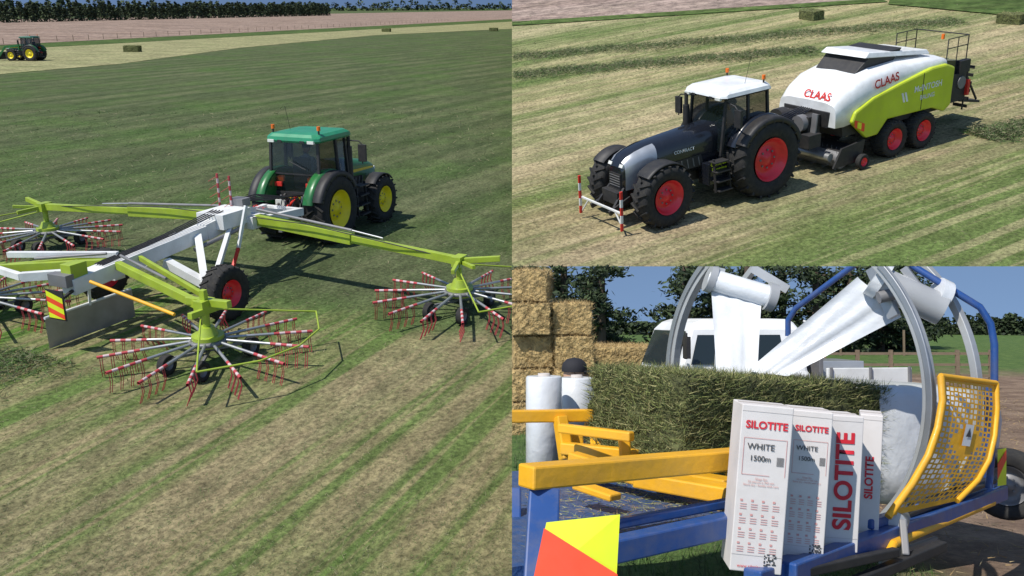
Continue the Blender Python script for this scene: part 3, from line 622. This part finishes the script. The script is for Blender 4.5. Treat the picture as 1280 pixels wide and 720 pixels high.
b=B(); b.poly([(2.5,1.32,1.3),(2.05,1.32,1.08),(2.05,1.32,1.33),(2.5,1.32,1.52)],'fluored'); b.poly([(2.38,1.324,1.26),(2.2,1.324,1.18),(2.2,1.324,1.38),(2.38,1.324,1.44)],'fluoro')
b.prism([(.15,1.65),(.23,1.65),(.35,1.95),(.27,1.95)],1.302,1.312,'whitep'); b.prism([(.29,1.65),(.37,1.65),(.49,1.95),(.41,1.95)],1.302,1.312,'whitep')
b.beam((-.5,1.303,1.27),(-.5,1.303,2.40),.012,.02,'dark',up=(1,0,0)); b.obj('decals',rb)
text('CLAAS',rb,basis((1.15,1.26,2.44),(-1,0,.1),(0,-.1,1)),.36,'red','maker_text',.022)
text('CLAAS',rb,basis((3.02,.3,2.2),(0,1,0),(-.5,0,1)),.34,'red','maker_text_front',.022)
text('McINTOSH',rb,basis((-.75,1.31,1.95),(-1,0,0),(0,0,1)),.27,'whitep','contractor_text',.015)
text('BALING',rb,basis((-.75,1.31,1.65),(-1,0,0),(0,0,1)),.2,'white','contractor_text_small',.015)
bale('hay_bale',place(M2,G(M2,1014,24),R(25)),(.8,1.2,.5),HG,800,CL2,.1,.008)
bale('hay_bale',place(M2,G(M2,1264,29),R(35)),(.8,1.2,.5),HG,800,CL2,.1,.008)
def lt(px,py): return lf.dot(G(M2,px,py))
prof=[((960,330),(.11,.15,.05)),((960,308),(.15,.17,.065)),((960,285),(.24,.205,.12)),((960,262),(.31,.25,.16)),((700,262),(.26,.22,.12)),((700,240),(.14,.165,.06)),((700,218),(.29,.245,.14)),((700,190),(.37,.31,.19)),((700,152),(.33,.285,.165)),((700,136),(.13,.165,.06)),((700,122),(.35,.30,.17)),((700,104),(.34,.30,.165)),((700,95),(.10,.14,.045)),((700,84),(.35,.31,.17)),((700,77),(.33,.30,.165)),((700,69),(.10,.14,.045)),((700,60),(.36,.32,.18)),((700,46),(.12,.16,.055)),((700,38),(.34,.31,.18))]
sg=sorted([(lt(*q),c) for q,c in prof],key=lambda k:k[0]); lo=sg[0][0]-5; hi=sg[-1][0]+5
field('grass_field2',ang2,(.11,.16,.05),(.40,.34,.21),lo,hi,sg,fine=8,strk=.42,warp=.45,lat_noise=1.1)
sheet('grass_field',M2,[(-60,8),(600,8),(600,500),(-60,500)],'grass_field2',CL2)
field('brown2',R(10),(.22,.16,.14),(.34,.265,.235),-900,900,[(-900,(.30,.235,.205)),(900,(.30,.235,.205))],fine=1.2,bump=.1,lat_noise=.3)
sheet('ploughed_field',M2,gp([(560,34),(1100,0),(1130,-20),(560,-20)],M2),'brown2',CL2,.03)
sheet('grass_verge',M2,gp([(560,38),(560,33),(1100,-1),(1110,3)],M2),'green_verge',CL2,.05)
sheet('green_paddock',M2,gp([(1110,6),(1300,24),(1300,-20),(1120,-20)],M2),'green_verge',CL2,.06)
def scatter2(n):
    yy=1/(1/18-(rng.random(n)*(1/18-1/95))); xx=yy*(-.05+.75*rng.random(n))
    q=np.stack([xx,yy,np.full(n,.005)],1); q=q[npclip(q,M2,CL2,.15)]; s=np.clip(q[:,1]/25,.8,3)
    V,Fc=strands(q,.10*s,.006*s,.35); np_mesh('cut_grass',V,Fc,rng.choice(4,len(Fc),p=[.2,.3,.3,.2]),['st1','st2','st3','st4'],M=M2)
scatter2(20000)
def windrow(name,pts,w,hgt,n):
    pts=[G(M2,*p) for p in pts]
    a,b_=pts[0],pts[1]; t=rng.random(n); g=rng.normal(size=n)*w*.4
    d=(b_-a).normalized(); s=Vector((-d.y,d.x,0)); base=np.array(a)[None]*(1-t[:,None])+np.array(b_)[None]*t[:,None]
    wob=np.sin(t*31)*.15+np.sin(t*77)*.1
    q=base+np.array(s)[None]*(g+wob)[:,None]; q[:,2]=rng.random(n)*hgt*np.exp(-(g/w*1.8)**2); q=q[npclip(q,M2,CL2,.3)]
    V,Fc=strands(q,np.full(len(q),.2),.012,.3); np_mesh(name,V,Fc,rng.choice(4,len(Fc),p=[.4,.25,.05,.3]),['st1','st2','st3','st4'],M=M2)
windrow('grass_windrow',[(600,98),(1020,62)],1.5,.10,14000)
windrow('grass_windrow',[(600,75),(1200,26)],1.7,.10,17000)
windrow('grass_windrow',[(1225,172),(1330,152)],1.0,.2,9000)

# ================= bale wrapping yard
ax=Vector((.85,.527,0)).normalized(); pp=Vector((-ax.y,ax.x,0)); Z=Vector((0,0,1))
rc0=P(978,480,6.55)
wr=root('bale_wrapper',Matrix())
def ringb(b,c,Rr,w,d,mt,axis=ax,n=96):
    b.lathe([(Rr-w,-d/2),(Rr,-d/2),(Rr,d/2),(Rr-w,d/2)],c,axis,mt,n=n,closed=True,sm=False)
b=B(); ringb(b,rc0,1.20,.055,.075,'ringm'); b.lathe([(1.225,-.01),(1.225,.01),(1.18,.01),(1.18,-.01)],rc0-ax*.045,ax,'steel',n=96,closed=True,sm=False); b.obj('wrap_ring_1',wr,clip=CL3,bevel=.006)
b=B(); c2=rc0+ax*.52; ringb(b,c2,1.20,.05,.06,'ringm'); b.obj('wrap_ring_2',wr,clip=CL3,bevel=.006)
b=B()
b.tube([P(1236,610,5.95),P(1243,520,5.9),P(1243,430,5.9),P(1238,404,5.9),P(1225,384,5.9),P(1145,335,6.0),P(1080,300,6.3)],.024,'blue',n=10)
b.tube([P(985,420,8.2),P(985,400,8.2),P(995,385,8.15),P(1065,333,7.8),P(1080,322,7.7)],.026,'blue',n=10)
b.obj('blue_hoop',wr,clip=CL3)
b=B()
def sheetq(a,b_,c,d,mt,n=14,sag=.0):
    vs=[];fs=[]
    for i in range(n+1):
        for j in range(n+1):
            s,t=i/n,j/n; p=(a.lerp(b_,s)).lerp(d.lerp(c,s),t); p=p+FW*(math.sin(s*9+t*1.5)*.014*(.3+t)+math.sin(s*21-t*2)*.006); vs.append(p)
    for i in range(n):
        for j in range(n): q=i*(n+1)+j; fs.append((q,q+1,q+n+2,q+n+1))
    b.add(vs,fs,mt,True)
sheetq(P(889,362,6.9),P(952,380,6.7),P(946,468,6.3),P(896,466,6.4),'film')
sheetq(P(1072,346,6.1),P(1128,396,6.0),P(984,470,6.1),P(934,464,6.3),'film')
b.cyl(P(888,349,6.9),P(965,372,6.7),.085,'film',n=20); b.cyl(P(884,347,6.9),P(892,350,6.9),.11,'filmdark',n=16); b.cyl(P(958,370,6.7),P(968,373,6.7),.11,'filmdark',n=16)
b.cyl(P(1100,352,6.0),P(1178,388,5.9),.105,'filmdark',n=24); b.cyl(P(1092,346,6.02),P(1104,353,6.0),.13,'film',n=20); b.cyl(P(1168,367,5.95),P(1180,373,5.95),.12,'film',n=20)
b.beam(P(1090,335,6.05),P(1118,396,5.9),.04,.08,'steel'); b.beam(P(1130,335,6.0),P(1176,396,5.85),.04,.05,'steel'); b.beam(P(900,335,6.9),P(896,352,6.9),.08,.08,'ringm')
b.beam(P(940,335,7.2),P(985,362,7.1),.05,.07,'ringm'); b.cyl(P(1098,372,5.9),P(1122,366,5.9),.04,'grey')
b.obj('film_dispensers',wr,clip=CL3)
b=B()
def bm_(a,c,w,h,mt,**k): b.beam(P(*a),P(*c),w,h,mt,**k)
bm_((657,596,4.0),(924,573,4.75),.13,.105,'myel')
bm_((600,521,6.0),(740,519,6.2),.08,.085,'myel')
bm_((700,521,6.1),(708,575,6.0),.08,.09,'myel'); bm_((703,560,6.0),(800,570,5.7),.08,.08,'myel'); bm_((735,532,6.3),(790,548,6.0),.1,.06,'myel'); bm_((745,545,6.2),(745,575,6.0),.08,.08,'myel')
bm_((720,535,6.2),(722,570,6.2),.09,.09,'myel'); bm_((780,545,5.6),(782,580,5.6),.07,.07,'myel'); bm_((700,535,5.8),(790,546,5.4),.06,.06,'myel')
bm_((715,572,5.7),(800,598,5.3),.09,.08,'myel'); bm_((800,598,5.3),(916,618,4.9),.16,.09,'myel'); bm_((830,590,5.6),(914,604,5.2),.14,.05,'myel')
bm_((722,606,5.0),(770,622,4.8),.1,.04,'myel'); bm_((790,566,5.9),(920,590,5.6),.1,.07,'myel')
b.obj('yellow_cradle',wr,clip=CL3,bevel=.01)
b=B()
bm_((680,616,4.05),(674,735,3.75),.14,.12,'blue',up=tuple(FW)); bm_((640,612,4.9),(640,760,4.6),.1,.1,'blue')
bm_((690,704,3.9),(945,648,4.6),.10,.11,'blue'); bm_((690,670,4.1),(945,622,4.8),.05,.05,'blue')
bm_((985,716,4.3),(1252,615,6.4),.09,.10,'blue'); bm_((940,728,4.2),(1010,704,4.55),.1,.12,'blue'); bm_((1085,655,5.0),(1250,608,6.5),.06,.06,'blue')
bm_((1236,480,6.3),(1236,620,6.3),.05,.06,'blue'); bm_((1190,600,6.6),(1190,640,6.0),.05,.06,'blue')
b.obj('blue_chassis',wr,clip=CL3,bevel=.01)
b=B()
dz=.88
def gh(px,py,h): 
    d=ray(px,py); t=(h-C.z)/d.z; return C+d*t
pts=[gh(600,592,dz),gh(790,578,dz),gh(940,612,dz),gh(925,655,dz),gh(700,700,dz),gh(600,715,dz)]
b.add([p for p in pts]+[p-Z*.06 for p in pts],[(0,1,2,3,4,5),(11,10,9,8,7,6)]+[(i,(i+1)%6,6+(i+1)%6,6+i) for i in range(6)],'bdeck')
b.obj('deck',wr,clip=CL3)
pd=[gh(*q,dz+.01) for q in((650,600),(930,606),(920,645),(660,700))]
qn=1800; s_=rng.random(qn)[:,None]; t_=rng.random(qn)[:,None]; A_=[np.array(k) for k in pd]; q=(A_[0]*(1-s_)+A_[1]*s_)*(1-t_)+(A_[3]*(1-s_)+A_[2]*s_)*t_; q=q[npclip(q,Matrix(),CL3,.08)]
V,Fc=strands(q,np.full(len(q),.05),.002,.15); np_mesh('loose_grass_on_deck',V,Fc,rng.integers(0,3,len(Fc)),['hayg2','hayg4','hay3'],parent=wr)
b=B()
b.tube([P(1116,680,5.0),P(1180,653,5.6),P(1240,628,6.2)],.028,'myel'); b.tube([P(1116,680,5.0),P(1112,690,4.95)],.028,'myel')
bm_((1065,730,4.6),(1178,682,5.3),.06,.06,'dark'); bm_((1000,716,4.35),(1120,690,4.9),.05,.05,'dark'); b.beam(P(1128,650,5.1),P(1132,695,5.0),.04,.05,'grey')
b.cyl(P(1118,655,5.1),P(1128,640,5.6),.07,'steel'); bm_((1120,645,5.3),(1235,600,6.2),.12,.03,'dark')
bm_((1100,700,5.2),(1170,676,5.7),.03,.06,'grey')
b.obj('lower_rails',wr,clip=CL3,bevel=.008)
b=B()
Lft=[(1176,470,5.35),(1178,500,5.32),(1172,535,5.28),(1160,570,5.22),(1140,605,5.15),(1110,646,5.05)]
Rgt=[(1245,479,5.75),(1246,510,5.72),(1243,545,5.68),(1236,575,5.62),(1222,600,5.55),(1196,626,5.45)]
def cat(Ls,t):
    x=t*(len(Ls)-1); i=min(int(x),len(Ls)-2); return P(*Ls[i]).lerp(P(*Ls[i+1]),x-i)
nr,nc=26,14
grid=[[cat(Lft,i/nr).lerp(cat(Rgt,i/nr),j/nc) for j in range(nc+1)] for i in range(nr+1)]
for i in range(nr):
    for j in range(nc):
        solid = (i in(0,nr-1) or j in(0,nc-1)) or (8<=i<=15 and 4<=j<=10 and (abs(i-11.5)+abs(j-7)<4.2))
        p00,p01,p11,p10=grid[i][j],grid[i][j+1],grid[i+1][j+1],grid[i+1][j]
        if solid: b.poly([p00,p01,p11,p10],'myel')
        else:
            cc=(p00+p01+p11+p10)/4; sh=.50 if (i+j)%2 else .76
            q=[cc+(p-cc)*sh for p in(p00,p01,p11,p10)]; pv=[p00,p01,p11,p10]
            for k in range(4): b.poly([pv[k],pv[(k+1)%4],q[(k+1)%4],q[k]],'myel')
b.tube([P(*p) for p in Lft],.022,'myel'); b.tube([P(*p) for p in Rgt],.02,'myel'); b.tube([P(*Lft[0]),P(*Rgt[0])],.018,'myel')
gc=grid[11][7]; gxx=(grid[11][9]-grid[11][5]).normalized(); gy_=(grid[8][7]-grid[14][7]).normalized(); nn_=gxx.cross(gy_).normalized(); nn_=nn_ if nn_.dot(C-gc)>0 else -nn_
b.poly([gc+nn_*.012+gxx*i_*.05+gy_*j_*.07 for i_,j_ in((-1,-1),(1,-1),(1,1),(-1,1))],'white'); b.poly([gc+nn_*.016+gxx*i_*.03+gy_*(.02+j_*.03) for i_,j_ in((-1,-1),(1,-1),(0,1))],'inkb')
b.obj('perforated_guard',wr,clip=CL3)
b=B(); wheel(b,Vector((0,0,0)),.28,.2,.15,'tyre','grey',-1,lugs=0)
b2=B(); b2.v=[P(1259,605,6.9)+Matrix.Rotation(R(-30),3,'Z')@q for q in b.v]; b2.f=b.f;b2.m=b.m;b2.sm=b.sm;b2.mats=b.mats; b2.obj('support_wheel',wr,clip=CL3)
b=B()
b.poly([P(*q) for q in((665,735,3.6),(770,735,3.62),(775,643,3.7),(683,653,3.7))],'fluoro')
b.poly([P(664,736,3.59),P(772,736,3.60),P(772,718,3.615),P(680,660,3.68)],'fluored')
b.poly([P(1247,608,6.2),P(1258,606,6.3),P(1258,560,6.3),P(1247,562,6.2)],'fluoro'); b.poly([P(1247,600,6.19),P(1258,575,6.29),P(1258,562,6.29),P(1247,580,6.19)],'fluored')
b.obj('warning_boards',wr,clip=CL3)

def Mbasis(o,x,y,z): return Matrix(((x.x,y.x,z.x,o.x),(x.y,y.y,z.y,o.y),(x.z,y.z,z.z,o.z),(0,0,0,1)))
tl=(ax-Z*.085).normalized(); zz=tl.cross(pp)
bcn=rc0-ax*.47; top=P(760,458,5.9).z
o=Vector((bcn.x,bcn.y,top-.72-.07))
MBL=Mbasis(o,pp*-1,tl,zz)
bale('silage_bale',MBL,(.95,1.98,.68),HG,46000,CL3,.07,.0024,zf=.8,rough=1.5)
b=B(); secs=[]
for i,(t,s) in enumerate(((.90,1.0),(1.0,1.10),(1.2,1.17),(1.6,1.2),(2.0,1.2),(2.3,1.15),(2.4,.95))):
    hw,hh=.50*s,.39*s; c=Vector((0,t,.33-.05*(i>0))); lp=[]
    for k in range(40):
        a=2*math.pi*k/40; ca,sa=math.cos(a),math.sin(a); e=.4
        lp.append((c.x+math.copysign(abs(ca)**e,ca)*hw*(1+.012*math.sin(k*5+i)),t+.02*math.sin(k*2.3+i),c.z+math.copysign(abs(sa)**e,sa)*hh*(1+.014*math.cos(k*7+i))))
    secs.append(lp)
b.loft(secs,'film'); b.obj('wrapped_bale',M=MBL,clip=CL3)

def fbox(px,py,z,yaw,h,w,d,kind,lean):
    c=P(px,py,z); M=Matrix.Translation(c)@Matrix.Rotation(yaw,4,'Z')@Matrix.Rotation(lean,4,'Y'); r=root('film_carton',M)
    b=B(); b.box((0,d/2,h/2),(w,d,h),'card'); b.obj('carton',r,bevel=.005,clip=CL3)
    b=B(); e=-.003
    b.box((0,d/2,h+.002),(w*.98,.035,.002),'cardside')
    for zz_ in(.96,.10): b.poly([(-w*.49,e*.6,h*zz_),(w*.49,e*.6,h*zz_),(w*.49,e*.6,h*zz_+.002),(-w*.49,e*.6,h*zz_+.002)],'cardside')
    if kind==0:
        for i in range(4):
            for j in range(4):
                x=-w*.40+j*w*.21; z0=h*(.12+i*.085)
                for k in range(3): b.poly([(x,e,z0+k*.011),(x+w*.13,e,z0+k*.011),(x+w*.13,e,z0+.003+k*.011),(x,e,z0+.003+k*.011)],'inkp')
                b.poly([(x,e,z0+.036),(x+.012,e,z0+.036),(x+.012,e,z0+.046),(x,e,z0+.046)],'inkp')
        for i in range(9):
            for j in range(9):
                if random.random()<.5: b.poly([(w*.14+i*.0065,e,h*.045+j*.0065),(w*.14+(i+1)*.0065,e,h*.045+j*.0065),(w*.14+(i+1)*.0065,e,h*.045+(j+1)*.0065),(w*.14+i*.0065,e,h*.045+(j+1)*.0065)],'inkb')
        for i in range(9): b.poly([(w*.24,e,h*(.645+i*.006)),(w*.38,e,h*(.645+i*.006)),(w*.38,e,h*(.648+i*.006)),(w*.24,e,h*(.648+i*.006))],'inkb')
        for xa,za,xb,zb in((-.42,.58,.12,.583),(-.42,.80,.42,.803),(-.42,.58,-.41,.80),(.41,.58,.42,.80)): b.poly([(w*xa,e,h*za),(w*xb,e,h*za),(w*xb,e,h*zb),(w*xa,e,h*zb)],'inkp')
    b.obj('print_marks',r)
    fx=lambda x,z:basis((x,e*1.5,z),(1,0,0),(0,0,1))
    if kind==0:
        text('SILOTITE',r,fx(0,h*.88),w*.205,'ink','brand_text',.03); text('WHITE',r,fx(-w*.08,h*.75),w*.17,'inkb','colour_text',.01); text('1500m',r,fx(-w*.08,h*.68),w*.15,'inkb','length_text',.01)
        text('Silage film\n25 micron x 750 mm\nStore dry - handle with care',r,fx(-w*.03,h*.54),w*.06,'inkp','small_text'); text('www.silotite.com',r,fx(-w*.05,h*.035),w*.09,'ink','web_text')
    else:
        text('SILOTITE',r,basis((0,e*1.5,h*.52),(0,0,1),(-1,0,0)),w*.74 if kind==1 else w*.5,'ink','brand_text',.03)
hb=.80
fbox(944,716,4.25,R(-4),hb,.245,.25,0,R(5)); fbox(1003,702,4.48,R(-9),hb*.95,.20,.27,0,R(4.5)); fbox(1051,690,4.70,R(-3),hb*.90,.175,.27,1,R(3.5)); fbox(1083,682,5.0,R(-20),hb*.92,.12,.27,2,R(3))
for px,zc,hh in((680,6.6,.66),(721,6.9,.66)):
    base=P(px,581 if px<700 else 578,zc); b=B()
    b.lathe([(.035,.0),(.125,.0),(.135,.01),(.135,hh-.01),(.125,hh),(.04,hh),(.035,hh-.05)],base,(0,0,1),'film',n=28); b.lathe([(.045,-.005),(.045,hh+.02),(.037,hh+.02),(.037,-.005)],base,(0,0,1),'cardside',n=16)
    b.obj('film_roll',M=Matrix(),clip=CL3)
g=P(716,463,8.2); person('person',Matrix.Translation((g.x,g.y,g.z-1.70))@Matrix.Rotation(R(-10),4,'Z'),capm='cap')

# truck
MTk=Matrix.Translation((P(900,430,13.5).x,P(900,430,13.5).y,0))@Matrix.Rotation(R(8),4,'Z'); tk=root('flatbed_truck',MTk)
tz=P(888,398,13.5).z
b=B()
secs=[]
for z,x0,x1,w in((.55,-1.0,.95,.95),(1.15,-1.02,.98,.98),(1.2,-.97,.95,.96),(tz-.16,-.78,.88,.86),(tz-.06,-.68,.82,.80),(tz-.01,-.55,.72,.7),(tz,-.4,.55,.55)):
    secs.append([(x0,-w,z),(x1,-w,z),(x1,w,z),(x0,w,z)])
b.loft(secs,'whitep',sm=False)
b.obj('cab',tk,clip=CL3,bevel=.05)
b=B(); y=-.985
b.poly([(-.80,y+.02,1.3),(-.02,y+.02,1.3),(-.02,y+.12,tz-.2),(-.66,y+.12,tz-.2)],'glassd'); b.poly([(.08,y+.02,1.3),(.60,y+.02,1.3),(.56,y+.12,tz-.2),(.08,y+.12,tz-.2)],'glassd')
b.poly([(-.985,-.85,1.25),(-.985,.85,1.25),(-.80,.75,tz-.18),(-.80,-.75,tz-.18)],'glassd')
b.poly([(.965,-.8,1.3),(.965,.8,1.3),(.885,.72,tz-.18),(.885,-.72,tz-.18)],'glassd')
b.tube([(-.9,-1.0,1.4),(-.95,-1.2,1.4),(-.95,-1.2,1.75)],.02,'dark'); b.box((-.95,-1.22,1.55),(.06,.16,.3),'dark')
b.tube([(1.0,-.7,tz-.04),(1.1,-.75,tz-.07),(1.15,-.8,tz-.4)],.02,'white'); b.box((1.15,-.8,tz-.28),(.10,.08,.26),'white')
b.beam((.03,-.965,1.2),(.03,-.87,tz-.16),.015,.03,'grey',up=(1,0,0)); b.box((-.12,-.99,1.15),(.12,.02,.03),'dark')
b.obj('windows_and_mirrors',tk,clip=CL3)
b=B(); b.box((1.85,0,.95),(1.3,2.0,.12),'white'); b.box((1.85,-1.0,1.12),(1.3,.05,.24),'white'); b.box((1.85,1.0,1.12),(1.3,.05,.24),'white'); b.box((1.15,0,1.35),(.06,1.9,.7),'grey'); b.box((1.8,.2,1.15),(.8,.9,.3),'silver')
for i in range(3): b.box((1.25+i*.6,-1.04,1.12),(.04,.04,.27),'grey')
b.box((1.0,0,.65),(3,.8,.25),'dark')
b.obj('tray',tk,clip=CL3,bevel=.01)
b=B()
for x in(-.6,2.0):
    for s in(-1,1): wheel(b,(x,s*.85,.42),.42,.25,.24,'tyre','white',s,lugs=0)
b.obj('wheels',tk,clip=CL3)

def stk(px,pyb,z,w,dpt,h,ya=0,n=5000):
    c=P(px,pyb,z); bale('straw_bale',Matrix.Translation(c)@Matrix.Rotation(ya,4,'Z'),(w,dpt,h),HT,n,CL3,.08,.003,tie=False)
for lv in range(5):
    for k,x in enumerate((.32,1.03) if lv<4 else (.28,)):
        base=Vector((x+random.uniform(-.04,.04),15.5+random.uniform(-.1,.1),lv*.56)); bale('straw_bale',Matrix.Translation(base)@Matrix.Rotation(R(random.uniform(-6,6)),4,'Z')@Matrix.Rotation(R(random.uniform(-1.5,1.5)),4,'Y'),(.66,1.1,.52),HT,4500,CL3,.09,.003,tie=False,rough=1.1)
stk(765,462,17.5,1.6,1.0,.45,R(4),3500); stk(770,447,18,1.3,1.0,.25,R(-4),2500)

m,nt,p=newmat('ground3'); L=nt.links; tc=N(nt,'ShaderNodeTexCoord'); sp=N(nt,'ShaderNodeSeparateXYZ'); L.new(tc.outputs['Object'],sp.inputs[0])
def nn(s,d=8,r=.65):
    n=N(nt,'ShaderNodeTexNoise'); n.inputs['Scale'].default_value=s; n.inputs['Detail'].default_value=d; n.inputs['Roughness'].default_value=r; L.new(tc.outputs['Object'],n.inputs['Vector']); return n.outputs['Fac']
def rr_(f,a,b_,c=0,d=1):
    n=N(nt,'ShaderNodeMapRange'); n.interpolation_type='SMOOTHSTEP'; L.new(f,n.inputs[0]); n.inputs[1].default_value=a; n.inputs[2].default_value=b_; n.inputs[3].default_value=c; n.inputs[4].default_value=d; return n.outputs[0]
def mm(op,a,b_):
    n=N(nt,'ShaderNodeMath',operation=op)
    for i,q in enumerate((a,b_)):
        if isinstance(q,(int,float)): n.inputs[i].default_value=q
        else: L.new(q,n.inputs[i])
    return n.outputs[0]
def mxc(f,a,c,bl='MIX'):
    n=N(nt,'ShaderNodeMix',data_type='RGBA',blend_type=bl); L.new(f,n.inputs[0])
    for i,q in((6,a),(7,c)):
        if isinstance(q,tuple): n.inputs[i].default_value=(*q,1)
        else: L.new(q,n.inputs[i])
    return n.outputs[2]
wob=mm('MULTIPLY',mm('SUBTRACT',nn(.25),.5),9.0)
grass=mxc(rr_(nn(3),.35,.65),(.06,.13,.02),(.13,.21,.045)); dirt=mxc(rr_(nn(1.2),.35,.65),(.19,.12,.08),(.36,.25,.17))
far=rr_(mm('ADD',sp.outputs[1],wob),29,34); lfm=rr_(mm('ADD',sp.outputs[0],mm('MULTIPLY',wob,.3)),3.6,2.2)
gm=mm('MAXIMUM',far,lfm); spk=rr_(nn(.9,10,.8),.58,.68,0,.4); gm=mm('MAXIMUM',gm,spk)
bs=mxc(gm,dirt,grass); bs=mxc(rr_(nn(14,10,.8),.3,.7,.6,.0),bs,(.3,.3,.3),'MULTIPLY')
L.new(bs,p.inputs['Base Color']); p.inputs['Roughness'].default_value=.95
bp=N(nt,'ShaderNodeBump'); bp.inputs['Strength'].default_value=.7; bp.inputs['Distance'].default_value=.12; L.new(nn(6,10,.75),bp.inputs['Height']); L.new(bp.outputs[0],p.inputs['Normal']); MT['ground3']=m
b=B(); nx,ny=40,60
vs=[];fs=[]
for j in range(ny+1):
    y=1.0+76*(j/ny)**1.6
    for i in range(nx+1):
        x=-.5+60*(i/nx)**1.4; z=max(0,(y-30))*.016+noise.noise(Vector((x*.4,y*.4,0)))*.05; vs.append((x,y,z))
for j in range(ny):
    for i in range(nx): q=j*(nx+1)+i; fs.append((q,q+1,q+nx+2,q+nx+1))
b.add(vs,fs,'ground3',True); b.obj('ground',M=Matrix(),clip=CL3)
n=26000; q=np.stack([rng.random(n)*3.2,4+rng.random(n)**1.5*26,np.zeros(n)],1); q=q[npclip(q,Matrix(),CL3)]; V,Fc=strands(q,np.full(len(q),.11),.005,2.5); np_mesh('grass',V,Fc,rng.choice(3,len(Fc)),['st4','st1','st4'],M=Matrix())
D('wstraw',(.36,.28,.15),.9)
n=9000; q=np.stack([3+rng.random(n)*9,4+rng.random(n)*20,np.full(n,.03)],1); q=q[npclip(q,Matrix(),CL3)]; V,Fc=strands(q,np.full(len(q),.08),.004,.2); np_mesh('loose_straw',V,Fc,rng.choice(2,len(Fc)),['wstraw','hay3'],M=Matrix())

def pine(x,y,h,w,n=8000,seed=0,size=.30,low=.12):
    rg=np.random.default_rng(seed); M=Matrix.Translation((x,y,.0)); r=root('pine_tree',M); b=B(); b.cyl((0,0,-.2),(0,0,h*.95),.22,'bark',r2=.04,n=9)
    cs=[]; nb=int(44)
    for i in range(nb):
        t=low+(1-low)*(i+rg.random())/nb; a=rg.random()*6.28; ln=w*(1.0-t*.8)*(.45+.75*rg.random()); z0=t*h
        d=np.array([math.cos(a),math.sin(a),.18-.25*rg.random()]); tip=np.array([0,0,z0])+d*ln
        if z0<9: b.cyl((0,0,z0),tuple(tip),.05,'bark',r2=.012,n=5,cap=False)
        k=n//nb; s=rg.random(k)**.6; p=np.array([0,0,z0])+d*ln*s[:,None]; p=p+rg.normal(size=(k,3))*np.array([.27,.27,.15])*(.4+.8*s[:,None])
        p[:,2]-=.2*s*rg.random(k); cs.append(p)
    q=np.concatenate(cs); q=q[npclip(q,M,CL3)]; V,Fc=leaves(q,np.full(len(q),size),.35,up=.6); np_mesh('foliage',V,Fc,rng.integers(0,3,len(Fc)),['lf1','lf2','lf3'],parent=r)
    b.obj('trunk_and_limbs',r,clip=CL3)
def gx(px,d): return (px-640)/F*d
for i,(px,d,h,w) in enumerate([(655,44,11,2.8),(705,40,12,2.4),(752,38,10,1.9),(858,40,14,1.6),(892,43,12,2.4),(935,42,13,3.0),(978,44,12,3.0),(1020,43,11,3.2),(1062,44,9.5,3.2),(1100,46,7.5,2.9),(1135,48,5.6,2.0)]):
    pine(gx(px,d),d,h,w,seed=i+1,low=.05,n=9500)
treerow('tree_row',Matrix(),(gx(1150,72),72),(gx(1330,68),68),46,1.9,CL3,size=.3,per=260,wf=.45,jit=.3)
treerow('tree_row',Matrix(),(gx(640,70),70),(gx(1170,72),72),70,1.5,CL3,size=.5,per=90,wf=.5)
b=B()
for i in range(12):
    x=gx(780,24)+i*.9; b.beam((x,24,0),(x,24,1.1),.09,.09,'wood')
for zz_ in(.4,.7,1.0): b.beam((gx(780,24),24,zz_),(gx(780,24)+9.9,24,zz_),.03,.07,'wood')
b.obj('fence',M=Matrix(),clip=CL3)
b=B()
for i in range(9): x=gx(1050,42)+i*3.0; b.beam((x,42,.1),(x,42,1.4),.08,.08,'wood')
b.obj('fence',M=Matrix(),clip=CL3)

# ================= light, sky, camera
sd=Vector((-.44,-.50,.74)).normalized(); el=math.asin(sd.z); az=math.atan2(sd.x,sd.y)
w=bpy.data.worlds.new('World'); sc.world=w; w.use_nodes=True; nt=w.node_tree; bg=nt.nodes['Background']
sk=nt.nodes.new('ShaderNodeTexSky'); sk.sky_type='NISHITA'; sk.sun_disc=False; sk.sun_elevation=el; sk.sun_rotation=az; sk.dust_density=.1; sk.ozone_density=1.0; sk.air_density=1.0
tc=nt.nodes.new('ShaderNodeTexCoord'); va=nt.nodes.new('ShaderNodeVectorMath'); va.operation='ADD'; va.inputs[1].default_value=(0,0,.42); vn=nt.nodes.new('ShaderNodeVectorMath'); vn.operation='NORMALIZE'
nt.links.new(tc.outputs['Generated'],va.inputs[0]); nt.links.new(va.outputs[0],vn.inputs[0]); nt.links.new(vn.outputs[0],sk.inputs['Vector'])
nt.links.new(sk.outputs[0],bg.inputs[0]); bg.inputs[1].default_value=.14
l=bpy.data.lights.new('sun','SUN'); l.energy=5.0; l.angle=R(.53); l.color=(1,.955,.88); lo_=bpy.data.objects.new('sun',l); sc.collection.objects.link(lo_); lo_.rotation_euler=sd.to_track_quat('Z','Y').to_euler()
cam=bpy.data.cameras.new('camera'); cam.sensor_width=36; cam.lens=36*F/1280; cam.clip_end=30000; cam.clip_start=.1
co=bpy.data.objects.new('camera',cam); sc.collection.objects.link(co); co.location=C; co.rotation_euler=(math.pi/2+PHI,0,0); sc.camera=co
sc.view_settings.view_transform='Standard'; sc.view_settings.look='None'; sc.view_settings.exposure=0
